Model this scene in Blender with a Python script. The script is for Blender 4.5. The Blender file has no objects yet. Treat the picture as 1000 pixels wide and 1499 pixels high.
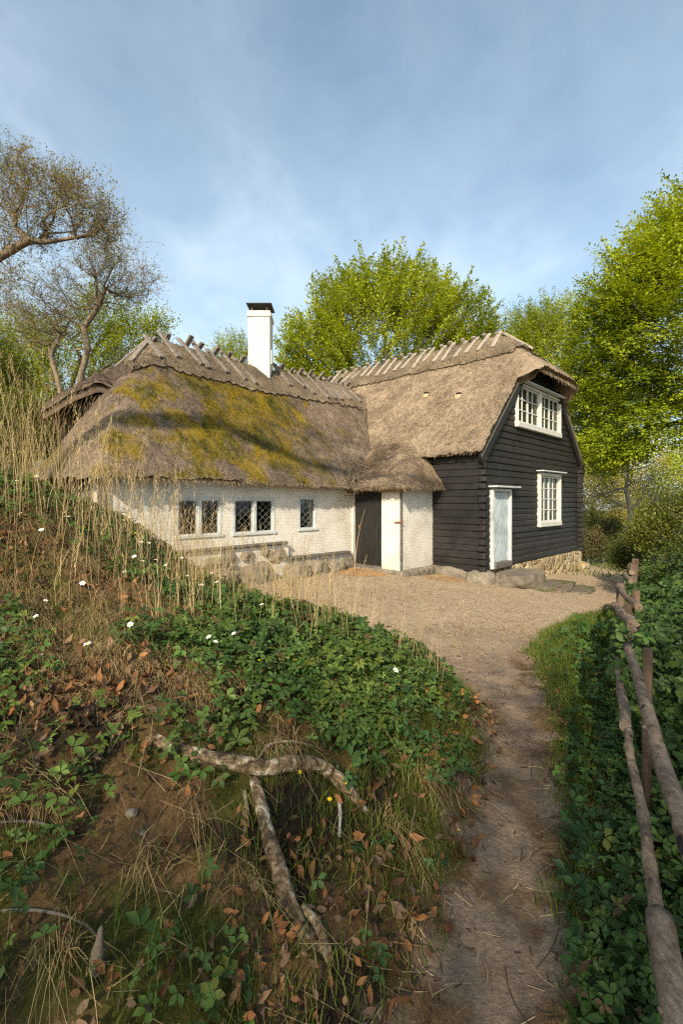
import bpy, math, random
import numpy as np
from mathutils import Vector, Matrix, noise as mnoise
R = math.radians
rng = np.random.default_rng(7)
random.seed(7)
scene = bpy.context.scene
COL = scene.collection

# ---------------------------------------------------------------- numpy noise
def _hash(ix, iy, iz, seed):
    h = (ix.astype(np.int64) * 374761393 + iy.astype(np.int64) * 668265263 + iz.astype(np.int64) * 2147483647 + seed * 974711) & 0xffffffff
    h = ((h ^ (h >> 13)) * 1274126177) & 0xffffffff
    h = ((h ^ (h >> 16)) * 2246822519) & 0xffffffff
    return ((h ^ (h >> 15)) & 0xffff) / 65535.0
def vnoise(x, y, z=None, seed=0):
    x = np.asarray(x, float); y = np.asarray(y, float)
    z = np.zeros_like(x) if z is None else np.asarray(z, float)
    ix, iy, iz = np.floor(x), np.floor(y), np.floor(z)
    fx, fy, fz = x - ix, y - iy, z - iz
    fx, fy, fz = [f * f * (3 - 2 * f) for f in (fx, fy, fz)]
    r = 0
    for a in (0, 1):
        for b in (0, 1):
            for c in (0, 1):
                w = (fx if a else 1 - fx) * (fy if b else 1 - fy) * (fz if c else 1 - fz)
                r = r + w * _hash(ix + a, iy + b, iz + c, seed)
    return r
def fbm(x, y, z=None, seed=0, oct=4):
    r, a, t, f = 0, 1.0, 0, 1.0
    for k in range(oct):
        r = r + a * vnoise(np.asarray(x) * f, np.asarray(y) * f, None if z is None else np.asarray(z) * f, seed + k * 17)
        t += a; a *= .5; f *= 2.03
    return r / t
def sstep(a, b, x):
    t = np.clip((np.asarray(x, float) - a) / (b - a), 0, 1)
    return t * t * (3 - 2 * t)
def smin(a, b, k):
    h = np.clip(.5 + .5 * (b - a) / k, 0, 1)
    return b * (1 - h) + a * h - k * h * (1 - h)
def smax(a, b, k): return -smin(-a, -b, k)
def mix(a, b, t):
    t = np.asarray(t)[..., None]
    return np.asarray(a) * (1 - t) + np.asarray(b) * t
def nrm(v): return v / np.maximum(np.linalg.norm(v, axis=-1, keepdims=True), 1e-9)

# ---------------------------------------------------------------- objects
def link(o, parent=None, label=None, cat=None, group=None, kind=None):
    COL.objects.link(o)
    if parent is not None: o.parent = parent
    if label: o['label'] = label
    if cat: o['category'] = cat
    if group: o['group'] = group
    if kind: o['kind'] = kind
    return o
def empty(name, loc=(0, 0, 0), rz=0, **k):
    o = bpy.data.objects.new(name, None); o.location = loc; o.rotation_euler.z = rz
    o.empty_display_size = .3
    return link(o, **k)
def raw_mesh(name, V, F, mats, col=None, smooth=False, mi=None):
    """V (n,3); F (m,3|4) array or list of arrays; col (n,3) vertex colours (linear)"""
    me = bpy.data.meshes.new(name)
    V = np.asarray(V, np.float32)
    if isinstance(F, np.ndarray): F = [F]
    F = [np.asarray(f, np.int32) for f in F if len(f)]
    me.vertices.add(len(V)); me.vertices.foreach_set('co', V.ravel())
    loops = np.concatenate([f.ravel() for f in F])
    tot = np.concatenate([np.full(len(f), f.shape[1], np.int32) for f in F])
    st = np.concatenate([[0], np.cumsum(tot)[:-1]]).astype(np.int32)
    me.loops.add(len(loops)); me.loops.foreach_set('vertex_index', loops)
    me.polygons.add(len(tot)); me.polygons.foreach_set('loop_start', st); me.polygons.foreach_set('loop_total', tot)
    if smooth is True: me.polygons.foreach_set('use_smooth', np.ones(len(tot), bool))
    if mi is not None: me.polygons.foreach_set('material_index', np.asarray(mi, np.int32))
    if col is not None:
        a = me.color_attributes.new('Col', 'FLOAT_COLOR', 'POINT')
        c = np.ones((len(V), 4), np.float32); c[:, :3] = col
        a.data.foreach_set('color', c.ravel())
    for m in (mats if isinstance(mats, (list, tuple)) else [mats]): me.materials.append(m)
    me.update(calc_edges=True); me.validate()
    return me
def mobj(name, V, F, mats, col=None, smooth=False, mi=None, **k):
    return link(bpy.data.objects.new(name, raw_mesh(name, V, F, mats, col, smooth, mi)), **k)

class MB:
    """mesh collector (python lists), several materials"""
    def __init__(s): s.V = []; s.F = []; s.M = []; s.S = []
    def add(s, vs, fs, m=0, sm=False):
        o = len(s.V); s.V += [tuple(v) for v in vs]
        for f in fs: s.F.append([i + o for i in f]); s.M.append(m); s.S.append(sm)
    def box(s, c, d, rot=None, m=0, bev=0.0, jit=0.0):
        x, y, z = [q / 2 for q in d]; vs = []; fs = []
        if bev <= 0:
            vs = [(sx * x, sy * y, sz * z) for sx in (-1, 1) for sy in (-1, 1) for sz in (-1, 1)]
            fs = [(0, 1, 3, 2), (4, 6, 7, 5), (0, 4, 5, 1), (2, 3, 7, 6), (0, 2, 6, 4), (1, 5, 7, 3)]
        else:
            b = min(bev, x * .9, y * .9, z * .9)
            idx = {}
            for sx in (-1, 1):
                for sy in (-1, 1):
                    for sz in (-1, 1):
                        for ax in range(3):
                            p = [sx * (x - b), sy * (y - b), sz * (z - b)]
                            p[ax] = (sx * x, sy * y, sz * z)[ax]
                            idx[(sx, sy, sz, ax)] = len(vs); vs.append(tuple(p))
            def q(*k): fs.append(tuple(idx[i] for i in k))
            for e in (-1, 1):
                q((e, -1, -1, 0), (e, 1, -1, 0), (e, 1, 1, 0), (e, -1, 1, 0))
                q((-1, e, -1, 1), (1, e, -1, 1), (1, e, 1, 1), (-1, e, 1, 1))
                q((-1, -1, e, 2), (1, -1, e, 2), (1, 1, e, 2), (-1, 1, e, 2))
                for g in (-1, 1):
                    q((e, g, -1, 0), (e, g, 1, 0), (e, g, 1, 1), (e, g, -1, 1))
                    q((e, -1, g, 0), (e, 1, g, 0), (e, 1, g, 2), (e, -1, g, 2))
                    q((-1, e, g, 1), (1, e, g, 1), (1, e, g, 2), (-1, e, g, 2))
                    for h in (-1, 1): q((e, g, h, 0), (e, g, h, 1), (e, g, h, 2))
        c = Vector(c)
        vs2 = []
        for v in vs:
            v = Vector(v)
            if jit: v += Vector((random.uniform(-jit, jit), random.uniform(-jit, jit), random.uniform(-jit, jit)))
            if rot is not None: v = rot @ v
            vs2.append(v + c)
        s.add(vs2, fs, m)
    def bar(s, p, q, w, h, up=(0, 0, 1), m=0, bev=.004, jit=0):
        p, q = Vector(p), Vector(q); d = q - p; L = d.length; d.normalize()
        up = Vector(up); sd = d.cross(up)
        if sd.length < 1e-4: sd = d.cross(Vector((1, 0, 0)))
        sd.normalize(); up = sd.cross(d)
        rot = Matrix((d, sd, up)).transposed()
        s.box((p + q) / 2, (L, w, h), rot, m, bev, jit)
    def tube(s, pts, rad, n=8, m=0, caps=True, wob=0.0):
        pts = [Vector(p) for p in pts]; N = len(pts); vs = []; fs = []
        ref = Vector((.3, .2, 1))
        for i, p in enumerate(pts):
            d = (pts[min(i + 1, N - 1)] - pts[max(i - 1, 0)]).normalized()
            a = d.cross(ref)
            if a.length < .05: a = d.cross(Vector((1, 0, 0)))
            a.normalize(); b = d.cross(a)
            r = rad[i] if hasattr(rad, '__len__') else rad
            for k in range(n):
                an = 2 * math.pi * k / n
                rr = r * (1 + (wob * (mnoise.noise(Vector((p.x * 9 + k * 1.3, p.y * 9, p.z * 9 + k * .7)))) if wob else 0))
                vs.append(p + (a * math.cos(an) + b * math.sin(an)) * rr)
        for i in range(N - 1):
            for k in range(n):
                k2 = (k + 1) % n
                fs.append((i * n + k, i * n + k2, (i + 1) * n + k2, (i + 1) * n + k))
        if caps:
            fs.append(tuple(range(n))[::-1]); fs.append(tuple((N - 1) * n + k for k in range(n)))
        o = len(s.F); s.add(vs, fs, m, True)
        if caps: s.S[-1] = s.S[-2] = False
    def rock(s, c, d, seed=0, m=0, sub=3, amp=.22, flat=.0, rot=0):
        """rounded field stone: noise-displaced subdivided cube-sphere"""
        n = 2 ** sub; vs = []; fs = []; idx = {}
        def vid(p):
            k = tuple(round(q, 5) for q in p)
            if k not in idx:
                v = Vector(p)
                sph = v.normalized(); v = sph * .72 + v * .42
                nz = mnoise.fractal(sph * 1.6 + Vector((seed * 3.1, seed * 1.7, seed)), .9, 2.1, 4)
                v *= 1 + amp * nz
                if flat: v.z = min(v.z, 1 - flat + .03 * nz)
                v = Vector((v.x * d[0] / 2, v.y * d[1] / 2, v.z * d[2] / 2))
                cr, sr = math.cos(rot), math.sin(rot)
                idx[k] = len(vs); vs.append((c[0] + v.x * cr - v.y * sr, c[1] + v.x * sr + v.y * cr, c[2] + v.z))
            return idx[k]
        for ax in range(3):
            for sg in (-1, 1):
                for i in range(n):
                    for j in range(n):
                        q = []
                        for di, dj in ((0, 0), (1, 0), (1, 1), (0, 1)):
                            a = -1 + 2 * (i + di) / n; b = -1 + 2 * (j + dj) / n
                            p = [0, 0, 0]; p[ax] = sg; p[(ax + 1) % 3] = a; p[(ax + 2) % 3] = b
                            q.append(vid(p))
                        fs.append(q if sg > 0 else q[::-1])
        s.add(vs, fs, m, True)
    def mesh(s, name, mats):
        me = bpy.data.meshes.new(name); me.from_pydata(s.V, [], s.F)
        for m in (mats if isinstance(mats, (list, tuple)) else [mats]): me.materials.append(m)
        me.polygons.foreach_set('material_index', s.M); me.polygons.foreach_set('use_smooth', s.S)
        me.update(); return me
    def obj(s, name, mats, **k):
        return link(bpy.data.objects.new(name, s.mesh(name, mats)), **k)

# ---------------------------------------------------------------- materials
def new_mat(name):
    m = bpy.data.materials.new(name); m.use_nodes = True
    nt = m.node_tree; b = nt.nodes['Principled BSDF']
    b.inputs['Specular IOR Level'].default_value = .3
    return m, nt, b
def N(nt, t, **k):
    n = nt.nodes.new(t)
    for a, v in k.items():
        if a in n.inputs: n.inputs[a].default_value = v
        else: setattr(n, a, v)
    return n
def ramp(nt, fac, stops):
    r = nt.nodes.new('ShaderNodeValToRGB'); e = r.color_ramp.elements
    while len(e) < len(stops): e.new(.5)
    for q, (p, c) in zip(e, stops): q.position = p; q.color = (*c, 1)
    nt.links.new(fac, r.inputs[0]); return r.outputs[0]
def mixc(nt, fac, a, b, mode='MIX'):
    n = nt.nodes.new('ShaderNodeMix'); n.data_type = 'RGBA'; n.blend_type = mode
    for s, v in ((0, fac), (6, a), (7, b)):
        if hasattr(v, 'is_linked') or isinstance(v, bpy.types.NodeSocket): nt.links.new(v, n.inputs[s])
        else: n.inputs[s].default_value = v if s == 0 else (*v, 1)
    return n.outputs[2]
def tcoord(nt, kind='Object', scale=(1, 1, 1), rot=(0, 0, 0)):
    t = nt.nodes.new('ShaderNodeTexCoord'); mp = nt.nodes.new('ShaderNodeMapping')
    mp.inputs['Scale'].default_value = scale; mp.inputs['Rotation'].default_value = rot
    nt.links.new(t.outputs[kind], mp.inputs[0]); return mp.outputs[0]
def tnoise(nt, vec, scale, detail=5, rough=.6, dist=0):
    n = N(nt, 'ShaderNodeTexNoise', Scale=scale, Detail=detail, Roughness=rough, Distortion=dist)
    nt.links.new(vec, n.inputs['Vector']); return n.outputs['Fac']
def bump(nt, b, h, strength=.5, dist=.02):
    n = N(nt, 'ShaderNodeBump', Strength=strength, Distance=dist)
    nt.links.new(h, n.inputs['Height']); nt.links.new(n.outputs[0], b.inputs['Normal']); return n
def math_(nt, op, a, b=None):
    n = nt.nodes.new('ShaderNodeMath'); n.operation = op
    for i, v in enumerate((a, b)):
        if v is None: continue
        if isinstance(v, bpy.types.NodeSocket): nt.links.new(v, n.inputs[i])
        else: n.inputs[i].default_value = v
    return n.outputs[0]
def noisy(name, stops, scale=3, stretch=(1, 1, 1), rough=.85, bs=.4, bd=.01, fine=30, detail=6, spec=.25):
    m, nt, b = new_mat(name)
    v = tcoord(nt, 'Object', stretch)
    n1 = tnoise(nt, v, scale, detail); n2 = tnoise(nt, v, fine, 4)
    f = math_(nt, 'ADD', math_(nt, 'MULTIPLY', n1, .65), math_(nt, 'MULTIPLY', n2, .35))
    nt.links.new(ramp(nt, f, stops), b.inputs['Base Color'])
    b.inputs['Roughness'].default_value = rough; b.inputs['Specular IOR Level'].default_value = spec
    bump(nt, b, f, bs, bd); return m
def attr_mat(name, rough=.9, trans=0.0, scale=40, amt=.35, bs=.5, bd=.01, spec=.15, two=True):
    """colour from the Col attribute broken up by fine noise; trans = share of translucency (leaves)"""
    m, nt, b = new_mat(name)
    a = N(nt, 'ShaderNodeAttribute', attribute_name='Col')
    col = a.outputs['Color']
    if amt:
        v = tcoord(nt, 'Object'); n = tnoise(nt, v, scale, 5, .7)
        k = ramp(nt, n, [(.25, (1 - amt,) * 3), (.75, (1 + amt,) * 3)])
        col = mixc(nt, 1.0, col, k, 'MULTIPLY')
        if bs: bump(nt, b, n, bs, bd)
    nt.links.new(col, b.inputs['Base Color'])
    b.inputs['Roughness'].default_value = rough; b.inputs['Specular IOR Level'].default_value = spec
    if trans:
        t = nt.nodes.new('ShaderNodeBsdfTranslucent'); mx = nt.nodes.new('ShaderNodeMixShader')
        nt.links.new(mixc(nt, 1.0, col, (1.25, 1.15, .55), 'MULTIPLY'), t.inputs[0])
        mx.inputs[0].default_value = trans
        nt.links.new(b.outputs[0], mx.inputs[1]); nt.links.new(t.outputs[0], mx.inputs[2])
        nt.links.new(mx.outputs[0], nt.nodes['Material Output'].inputs[0])
    return m
M = {}
M['thatch'] = attr_mat('thatch', .95, 0, 55, .5, 1.0, .035)
M['ground'] = attr_mat('ground', .95, 0, 45, .4, .8, .02)
M['leaf'] = attr_mat('leaf', .55, .40, 1, 0, 0, spec=.35)
M['herb'] = attr_mat('herb', .55, .25, 1, 0, 0, spec=.3)
M['drygrass'] = attr_mat('drygrass', .8, .2, 1, 0, 0)
M['litter'] = attr_mat('litter', .75, .1, 60, .25, 0, spec=.25)
M['gravel'] = attr_mat('gravel', .9, 0, 60, .2, .3)
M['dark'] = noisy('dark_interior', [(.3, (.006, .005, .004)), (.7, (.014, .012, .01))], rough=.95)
M['ridge_wood'] = noisy('weathered_oak', [(.3, (.06, .045, .035)), (.5, (.17, .14, .115)), (.72, (.33, .285, .24))], 3, (5, 5, 5), bs=.6, fine=22)
M['ridge_wood_pale'] = noisy('bleached_oak', [(.3, (.12, .095, .075)), (.5, (.30, .25, .20)), (.72, (.47, .41, .345))], 3, (5, 5, 5), bs=.6, fine=22)
M['grey_wood'] = noisy('grey_old_wood', [(.3, (.05, .045, .04)), (.55, (.13, .115, .095)), (.75, (.24, .22, .19))], 3, (2, 2, 9), bs=.6)
M['white_paint'] = noisy('white_paint_worn', [(.30, (.30, .26, .20)), (.42, (.48, .45, .40)), (.7, (.60, .585, .545))], 7, bs=.3, rough=.6)
M['grey_paint'] = noisy('grey_blue_paint', [(.3, (.27, .26, .23)), (.45, (.45, .46, .44)), (.7, (.56, .58, .57))], 6, bs=.3, rough=.65)
M['door_paint'] = noisy('pale_blue_paint', [(.3, (.30, .34, .345)), (.7, (.50, .555, .57))], 5, bs=.3, rough=.6)
M['lead'] = noisy('lead_came', [(.3, (.16, .16, .155)), (.7, (.32, .32, .31))], 8, rough=.6)
M['black_door'] = noisy('black_tarred_door', [(.3, (.008, .007, .006)), (.7, (.03, .027, .024))], 4, (6, 6, 1), rough=.55)
M['iron'] = noisy('rusty_iron', [(.3, (.10, .045, .02)), (.7, (.28, .13, .06))], 20)
M['sheet'] = noisy('dark_sheet_metal', [(.3, (.025, .022, .02)), (.7, (.06, .05, .045))], 6, rough=.5)
M['straw_pale'] = noisy('fresh_broken_straw', [(.3, (.28, .20, .10)), (.7, (.55, .43, .26))], 12)
M['curtain'] = noisy('curtain_cloth', [(.3, (.45, .42, .35)), (.7, (.7, .66, .58))], 4, (14, 14, 1), rough=.95)

def glass():
    m, nt, b = new_mat('window_glass')
    g = N(nt, 'ShaderNodeBsdfGlossy'); g.inputs['Roughness'].default_value = .04; g.inputs[0].default_value = (.95, .97, 1, 1)
    t = N(nt, 'ShaderNodeBsdfTransparent'); t.inputs[0].default_value = (.5, .53, .5, 1)
    fr = N(nt, 'ShaderNodeFresnel', IOR=1.5)
    n = tnoise(nt, tcoord(nt, 'Object'), 3.5, 2)
    bp = N(nt, 'ShaderNodeBump', Strength=.12, Distance=.05); nt.links.new(n, bp.inputs['Height'])
    nt.links.new(bp.outputs[0], g.inputs['Normal'])
    mx = N(nt, 'ShaderNodeMixShader')
    f = math_(nt, 'ADD', math_(nt, 'MULTIPLY', fr.outputs[0], .45), .01)
    nt.links.new(f, mx.inputs[0]); nt.links.new(t.outputs[0], mx.inputs[1]); nt.links.new(g.outputs[0], mx.inputs[2])
    nt.links.new(mx.outputs[0], nt.nodes['Material Output'].inputs[0]); return m
M['glass'] = glass()

def whitewash():
    m, nt, b = new_mat('whitewashed_brick')
    tc = nt.nodes.new('ShaderNodeTexCoord'); sx = nt.nodes.new('ShaderNodeSeparateXYZ'); nt.links.new(tc.outputs['Object'], sx.inputs[0])
    cx = nt.nodes.new('ShaderNodeCombineXYZ')
    nt.links.new(math_(nt, 'ADD', sx.outputs[0], sx.outputs[1]), cx.inputs[0]); nt.links.new(sx.outputs[2], cx.inputs[1])
    n0 = tnoise(nt, tc.outputs['Object'], 5, 3)
    vm = N(nt, 'ShaderNodeVectorMath', operation='ADD')
    sc = N(nt, 'ShaderNodeVectorMath', operation='SCALE'); nz = N(nt, 'ShaderNodeTexNoise', Scale=4.0); nt.links.new(tc.outputs['Object'], nz.inputs['Vector'])
    nt.links.new(nz.outputs['Color'], sc.inputs[0]); sc.inputs['Scale'].default_value = .03
    nt.links.new(cx.outputs[0], vm.inputs[0]); nt.links.new(sc.outputs[0], vm.inputs[1])
    br = N(nt, 'ShaderNodeTexBrick', Scale=1.0)
    br.inputs['Mortar Size'].default_value = .006; br.inputs['Mortar Smooth'].default_value = .6
    br.inputs['Brick Width'].default_value = .23; br.inputs['Row Height'].default_value = .066
    br.inputs['Color1'].default_value = (1, 1, 1, 1); br.inputs['Color2'].default_value = (.82, .82, .82, 1); br.inputs['Mortar'].default_value = (.35, .35, .35, 1)
    nt.links.new(vm.outputs[0], br.inputs['Vector'])
    n1 = tnoise(nt, tc.outputs['Object'], 1.6, 7, .65); n2 = tnoise(nt, tc.outputs['Object'], 22, 5, .7)
    f = math_(nt, 'ADD', math_(nt, 'MULTIPLY', n1, .55), math_(nt, 'MULTIPLY', n2, .45))
    c = ramp(nt, f, [(.33, (.26, .19, .125)), (.39, (.50, .44, .35)), (.46, (.58, .53, .45)), (.56, (.67, .635, .56)), (.75, (.735, .715, .655))])
    # dirt splash near the ground
    g = N(nt, 'ShaderNodeMapRange'); g.inputs['From Min'].default_value = .0; g.inputs['From Max'].default_value = .5; g.inputs['To Min'].default_value = .55; g.inputs['To Max'].default_value = 0
    nt.links.new(sx.outputs[2], g.inputs['Value'])
    c = mixc(nt, math_(nt, 'MULTIPLY', g.outputs[0], n0), c, (.36, .30, .21))
    c = mixc(nt, .13, c, br.outputs['Color'], 'MULTIPLY')
    nt.links.new(c, b.inputs['Base Color']); b.inputs['Roughness'].default_value = .9
    h = math_(nt, 'ADD', math_(nt, 'MULTIPLY', br.outputs['Color'], .5), math_(nt, 'MULTIPLY', f, 1.2))
    bump(nt, b, h, .55, .012); return m
M['whitewash'] = whitewash()

def timber():
    m, nt, b = new_mat('tarred_timber')
    tc = nt.nodes.new('ShaderNodeTexCoord')
    def st(sc):
        mp = N(nt, 'ShaderNodeMapping'); mp.inputs['Scale'].default_value = sc; nt.links.new(tc.outputs['Object'], mp.inputs[0]); return mp.outputs[0]
    g = tnoise(nt, st((1.2, 1.2, 22)), 3, 6, .65); w = tnoise(nt, st((1, 1, 1)), .9, 4)
    f = math_(nt, 'ADD', math_(nt, 'MULTIPLY', g, .6), math_(nt, 'MULTIPLY', w, .4))
    nt.links.new(ramp(nt, f, [(.3, (.007, .006, .0055)), (.52, (.017, .0145, .013)), (.7, (.040, .035, .031)), (.85, (.08, .07, .06))]), b.inputs['Base Color'])
    b.inputs['Roughness'].default_value = .62; b.inputs['Specular IOR Level'].default_value = .35
    bump(nt, b, f, .6, .015); return m
M['timber'] = timber()
M['timber_worn_sunlit'] = noisy('worn_sunlit_arris', [(.3, (.03, .025, .021)), (.5, (.085, .072, .06)), (.72, (.17, .15, .125))], 4, (1, 1, 3), bs=.4, rough=.7)  # worn edge tone, with sunlight on the upper bevel put into the colour

def stone(name, stops, sc=2.2, moss=0.0):
    m, nt, b = new_mat(name)
    v = tcoord(nt, 'Object'); n1 = tnoise(nt, v, sc, 8, .65); n2 = tnoise(nt, v, 35, 5, .75)
    f = math_(nt, 'ADD', math_(nt, 'MULTIPLY', n1, .6), math_(nt, 'MULTIPLY', n2, .4))
    c = ramp(nt, f, stops)
    if moss:
        k = ramp(nt, tnoise(nt, v, 3.3, 5), [(.5, (0, 0, 0)), (.62, (moss,) * 3)]); c = mixc(nt, k, c, (.07, .075, .018))
    nt.links.new(c, b.inputs['Base Color']); b.inputs['Roughness'].default_value = .88
    bump(nt, b, f, .8, .03); return m
M['boulder'] = stone('field_stone', [(.3, (.07, .055, .04)), (.5, (.20, .165, .125)), (.7, (.36, .31, .25))], moss=.5)
M['step'] = stone('step_stone', [(.3, (.065, .05, .036)), (.5, (.16, .13, .095)), (.7, (.29, .245, .19))])
M['mossystep'] = stone('mossy_slab', [(.3, (.06, .05, .035)), (.5, (.15, .12, .09)), (.7, (.27, .22, .17))], moss=.9)
def rubble():
    m, nt, b = new_mat('rubble_foundation')
    v = tcoord(nt, 'Object', (1, 1, 1.25))
    nz = N(nt, 'ShaderNodeTexNoise', Scale=3.0); nt.links.new(v, nz.inputs['Vector'])
    vm = N(nt, 'ShaderNodeVectorMath', operation='MULTIPLY_ADD'); vm.inputs[1].default_value = (.12, .12, .12)
    nt.links.new(nz.outputs['Color'], vm.inputs[0]); nt.links.new(v, vm.inputs[2])
    e = N(nt, 'ShaderNodeTexVoronoi', Scale=3.4, feature='DISTANCE_TO_EDGE'); nt.links.new(vm.outputs[0], e.inputs['Vector'])
    p = N(nt, 'ShaderNodeTexVoronoi', Scale=3.4); nt.links.new(vm.outputs[0], p.inputs['Vector'])
    n2 = tnoise(nt, v, 25, 6, .7)
    hs = N(nt, 'ShaderNodeSeparateColor'); nt.links.new(p.outputs['Color'], hs.inputs[0])
    c = ramp(nt, hs.outputs[0], [(.0, (.19, .14, .075)), (.35, (.34, .25, .125)), (.65, (.28, .225, .145)), (1, (.42, .33, .19))])
    c = mixc(nt, .6, c, ramp(nt, n2, [(.3, (.6, .6, .6)), (.7, (1.25, 1.2, 1.1))]), 'MULTIPLY')
    k = ramp(nt, math_(nt, 'ADD', e.outputs['Distance'], math_(nt, 'MULTIPLY', n2, .05)), [(.045, (1, 1, 1)), (.075, (0, 0, 0))])
    c = mixc(nt, k, c, (.56, .46, .29))
    nt.links.new(c, b.inputs['Base Color']); b.inputs['Roughness'].default_value = .9
    r = ramp(nt, e.outputs['Distance'], [(.0, (0, 0, 0)), (.2, (1, 1, 1))])
    h = math_(nt, 'ADD', r, math_(nt, 'MULTIPLY', n2, .35)); bump(nt, b, h, .9, .05); return m
M['rubble'] = rubble()
def bark(name, a, bb, c, st=(5, 5, 1.2), sc=3):
    return noisy(name, [(.32, a), (.5, bb), (.72, c)], sc, st, bs=.8, bd=.03, fine=14, rough=.95)
M['bark'] = bark('beech_bark', (.05, .045, .038), (.12, .105, .09), (.22, .20, .17))
M['oakbark'] = bark('oak_bark', (.07, .05, .035), (.19, .14, .095), (.34, .26, .19))
M['palebark'] = bark('pale_bark', (.16, .14, .11), (.36, .33, .28), (.52, .49, .43))
M['rail'] = noisy('alder_pole_bark', [(.36, (.03, .02, .013)), (.44, (.13, .095, .066)), (.58, (.25, .19, .135)), (.72, (.38, .30, .215))], 9, (1, .6, 1), bs=1.0, bd=.015, fine=45)
M['post'] = noisy('fence_post_wood', [(.3, (.03, .02, .014)), (.5, (.085, .055, .036)), (.72, (.18, .125, .085))], 4, (5, 5, 1), bs=.6)
def scar_rail():
    m, nt, b = new_mat('alder_pole_bark')
    v = tcoord(nt, 'Object'); n1 = tnoise(nt, v, 8, 6, .7); n2 = tnoise(nt, tcoord(nt, 'Object', (1, .35, 1)), 60, 5, .75)
    f = math_(nt, 'ADD', math_(nt, 'MULTIPLY', n1, .5), math_(nt, 'MULTIPLY', n2, .5))
    c = ramp(nt, f, [(.34, (.035, .024, .016)), (.45, (.135, .092, .060)), (.56, (.255, .185, .125)), (.70, (.41, .32, .225))])
    vo = N(nt, 'ShaderNodeTexVoronoi', Scale=13.0); nt.links.new(tcoord(nt, 'Object', (1, .8, 1)), vo.inputs['Vector'])
    k = ramp(nt, math_(nt, 'ADD', vo.outputs['Distance'], math_(nt, 'MULTIPLY', n2, .25)), [(.27, (1, 1, 1)), (.34, (0, 0, 0))])
    c = mixc(nt, k, c, (.025, .016, .011))
    s2 = ramp(nt, tnoise(nt, tcoord(nt, 'Object', (1, .3, 1)), 10, 3), [(.66, (0, 0, 0)), (.70, (1, 1, 1))])
    c = mixc(nt, s2, c, (.34, .20, .10))
    nt.links.new(c, b.inputs['Base Color']); b.inputs['Roughness'].default_value = .85
    bump(nt, b, math_(nt, 'SUBTRACT', f, math_(nt, 'MULTIPLY', k, .4)), 1.0, .02); return m
M['rail'] = scar_rail()
def birch():
    m, nt, b = new_mat('birch_bark')
    v = tcoord(nt, 'Object'); n1 = tnoise(nt, v, 11, 6, .65, 1.2); n2 = tnoise(nt, v, 60, 5, .7)
    f = math_(nt, 'ADD', math_(nt, 'MULTIPLY', n1, .7), math_(nt, 'MULTIPLY', n2, .3))
    nt.links.new(ramp(nt, f, [(.38, (.022, .014, .008)), (.45, (.085, .052, .026)), (.51, (.19, .13, .07)), (.55, (.27, .20, .12)), (.58, (.44, .37, .27)), (.68, (.58, .52, .43))]), b.inputs['Base Color'])
    b.inputs['Roughness'].default_value = .75; bump(nt, b, f, 1.0, .035); return m
M['birch'] = birch()
# ---------------------------------------------------------------- house frame
C0 = np.array([3.239, 10.9]); U = np.array([.689, .725]); W = np.array([-.725, .689])
def to_world(t, s):
    return C0[0] + U[0] * np.asarray(t) + W[0] * np.asarray(s), C0[1] + U[1] * np.asarray(t) + W[1] * np.asarray(s)
def to_local(x, y):
    dx, dy = np.asarray(x) - C0[0], np.asarray(y) - C0[1]
    return dx * U[0] + dy * U[1], dx * W[0] + dy * W[1]

# ---------------------------------------------------------------- terrain
FOOT = np.array([(-.35, -4), (-.2, -1), (.0, .7), (.19, 1.47), (.36, 1.82), (.68, 2.57), (1.03, 3.35), (1.10, 3.8), (.90, 4.3), (.42, 4.85), (-.3, 5.45), (-1.0, 6.1), (-1.8, 6.8), (-3.0, 7.3), (-4.4, 7.6), (-6, 9), (-9, 14), (-14, 16), (-30, 20), (-30, -4)])
REDGE = np.array([(-1, .55), (.7, .62), (1.47, .73), (1.98, .94), (3.07, 1.42), (4.23, 1.82), (5.2, 2.1), (6.0, 2.5), (6.9, 3.1), (8, 4.0), (9.6, 5.6), (11.5, 7.8), (14, 11), (30, 30)])   # y, x of the path's right edge
LEDGE = np.array([(-1, -.2), (.7, .0), (1.47, .19), (1.82, .36), (2.57, .68), (3.35, 1.03), (3.8, 1.10), (4.3, .90), (4.85, .42), (5.45, -.3), (6.1, -1.0), (6.8, -1.8), (7.3, -3), (30, -8)])
def redge(y): return np.interp(y, REDGE[:, 0], REDGE[:, 1])
def ledge(y): return np.interp(y, LEDGE[:, 0], LEDGE[:, 1])
def foot_dist(x, y):
    """signed distance inside the bank (positive = on the bank)"""
    x = np.asarray(x, float); y = np.asarray(y, float)
    d = np.full(x.shape, 1e9); ins = np.zeros(x.shape, bool); P = FOOT; n = len(P)
    for i in range(n):
        ax, ay = P[i]; bx, by = P[(i + 1) % n]
        ex, ey = bx - ax, by - ay; L2 = ex * ex + ey * ey
        t = np.clip(((x - ax) * ex + (y - ay) * ey) / L2, 0, 1)
        d = np.minimum(d, np.hypot(x - ax - t * ex, y - ay - t * ey))
        c = (ay > y) != (by > y)
        with np.errstate(divide='ignore', invalid='ignore'):
            ins ^= c & (x < (bx - ax) * (y - ay) / (by - ay if by != ay else 1e-9) + ax)
    return np.where(ins, d, -d)
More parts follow.
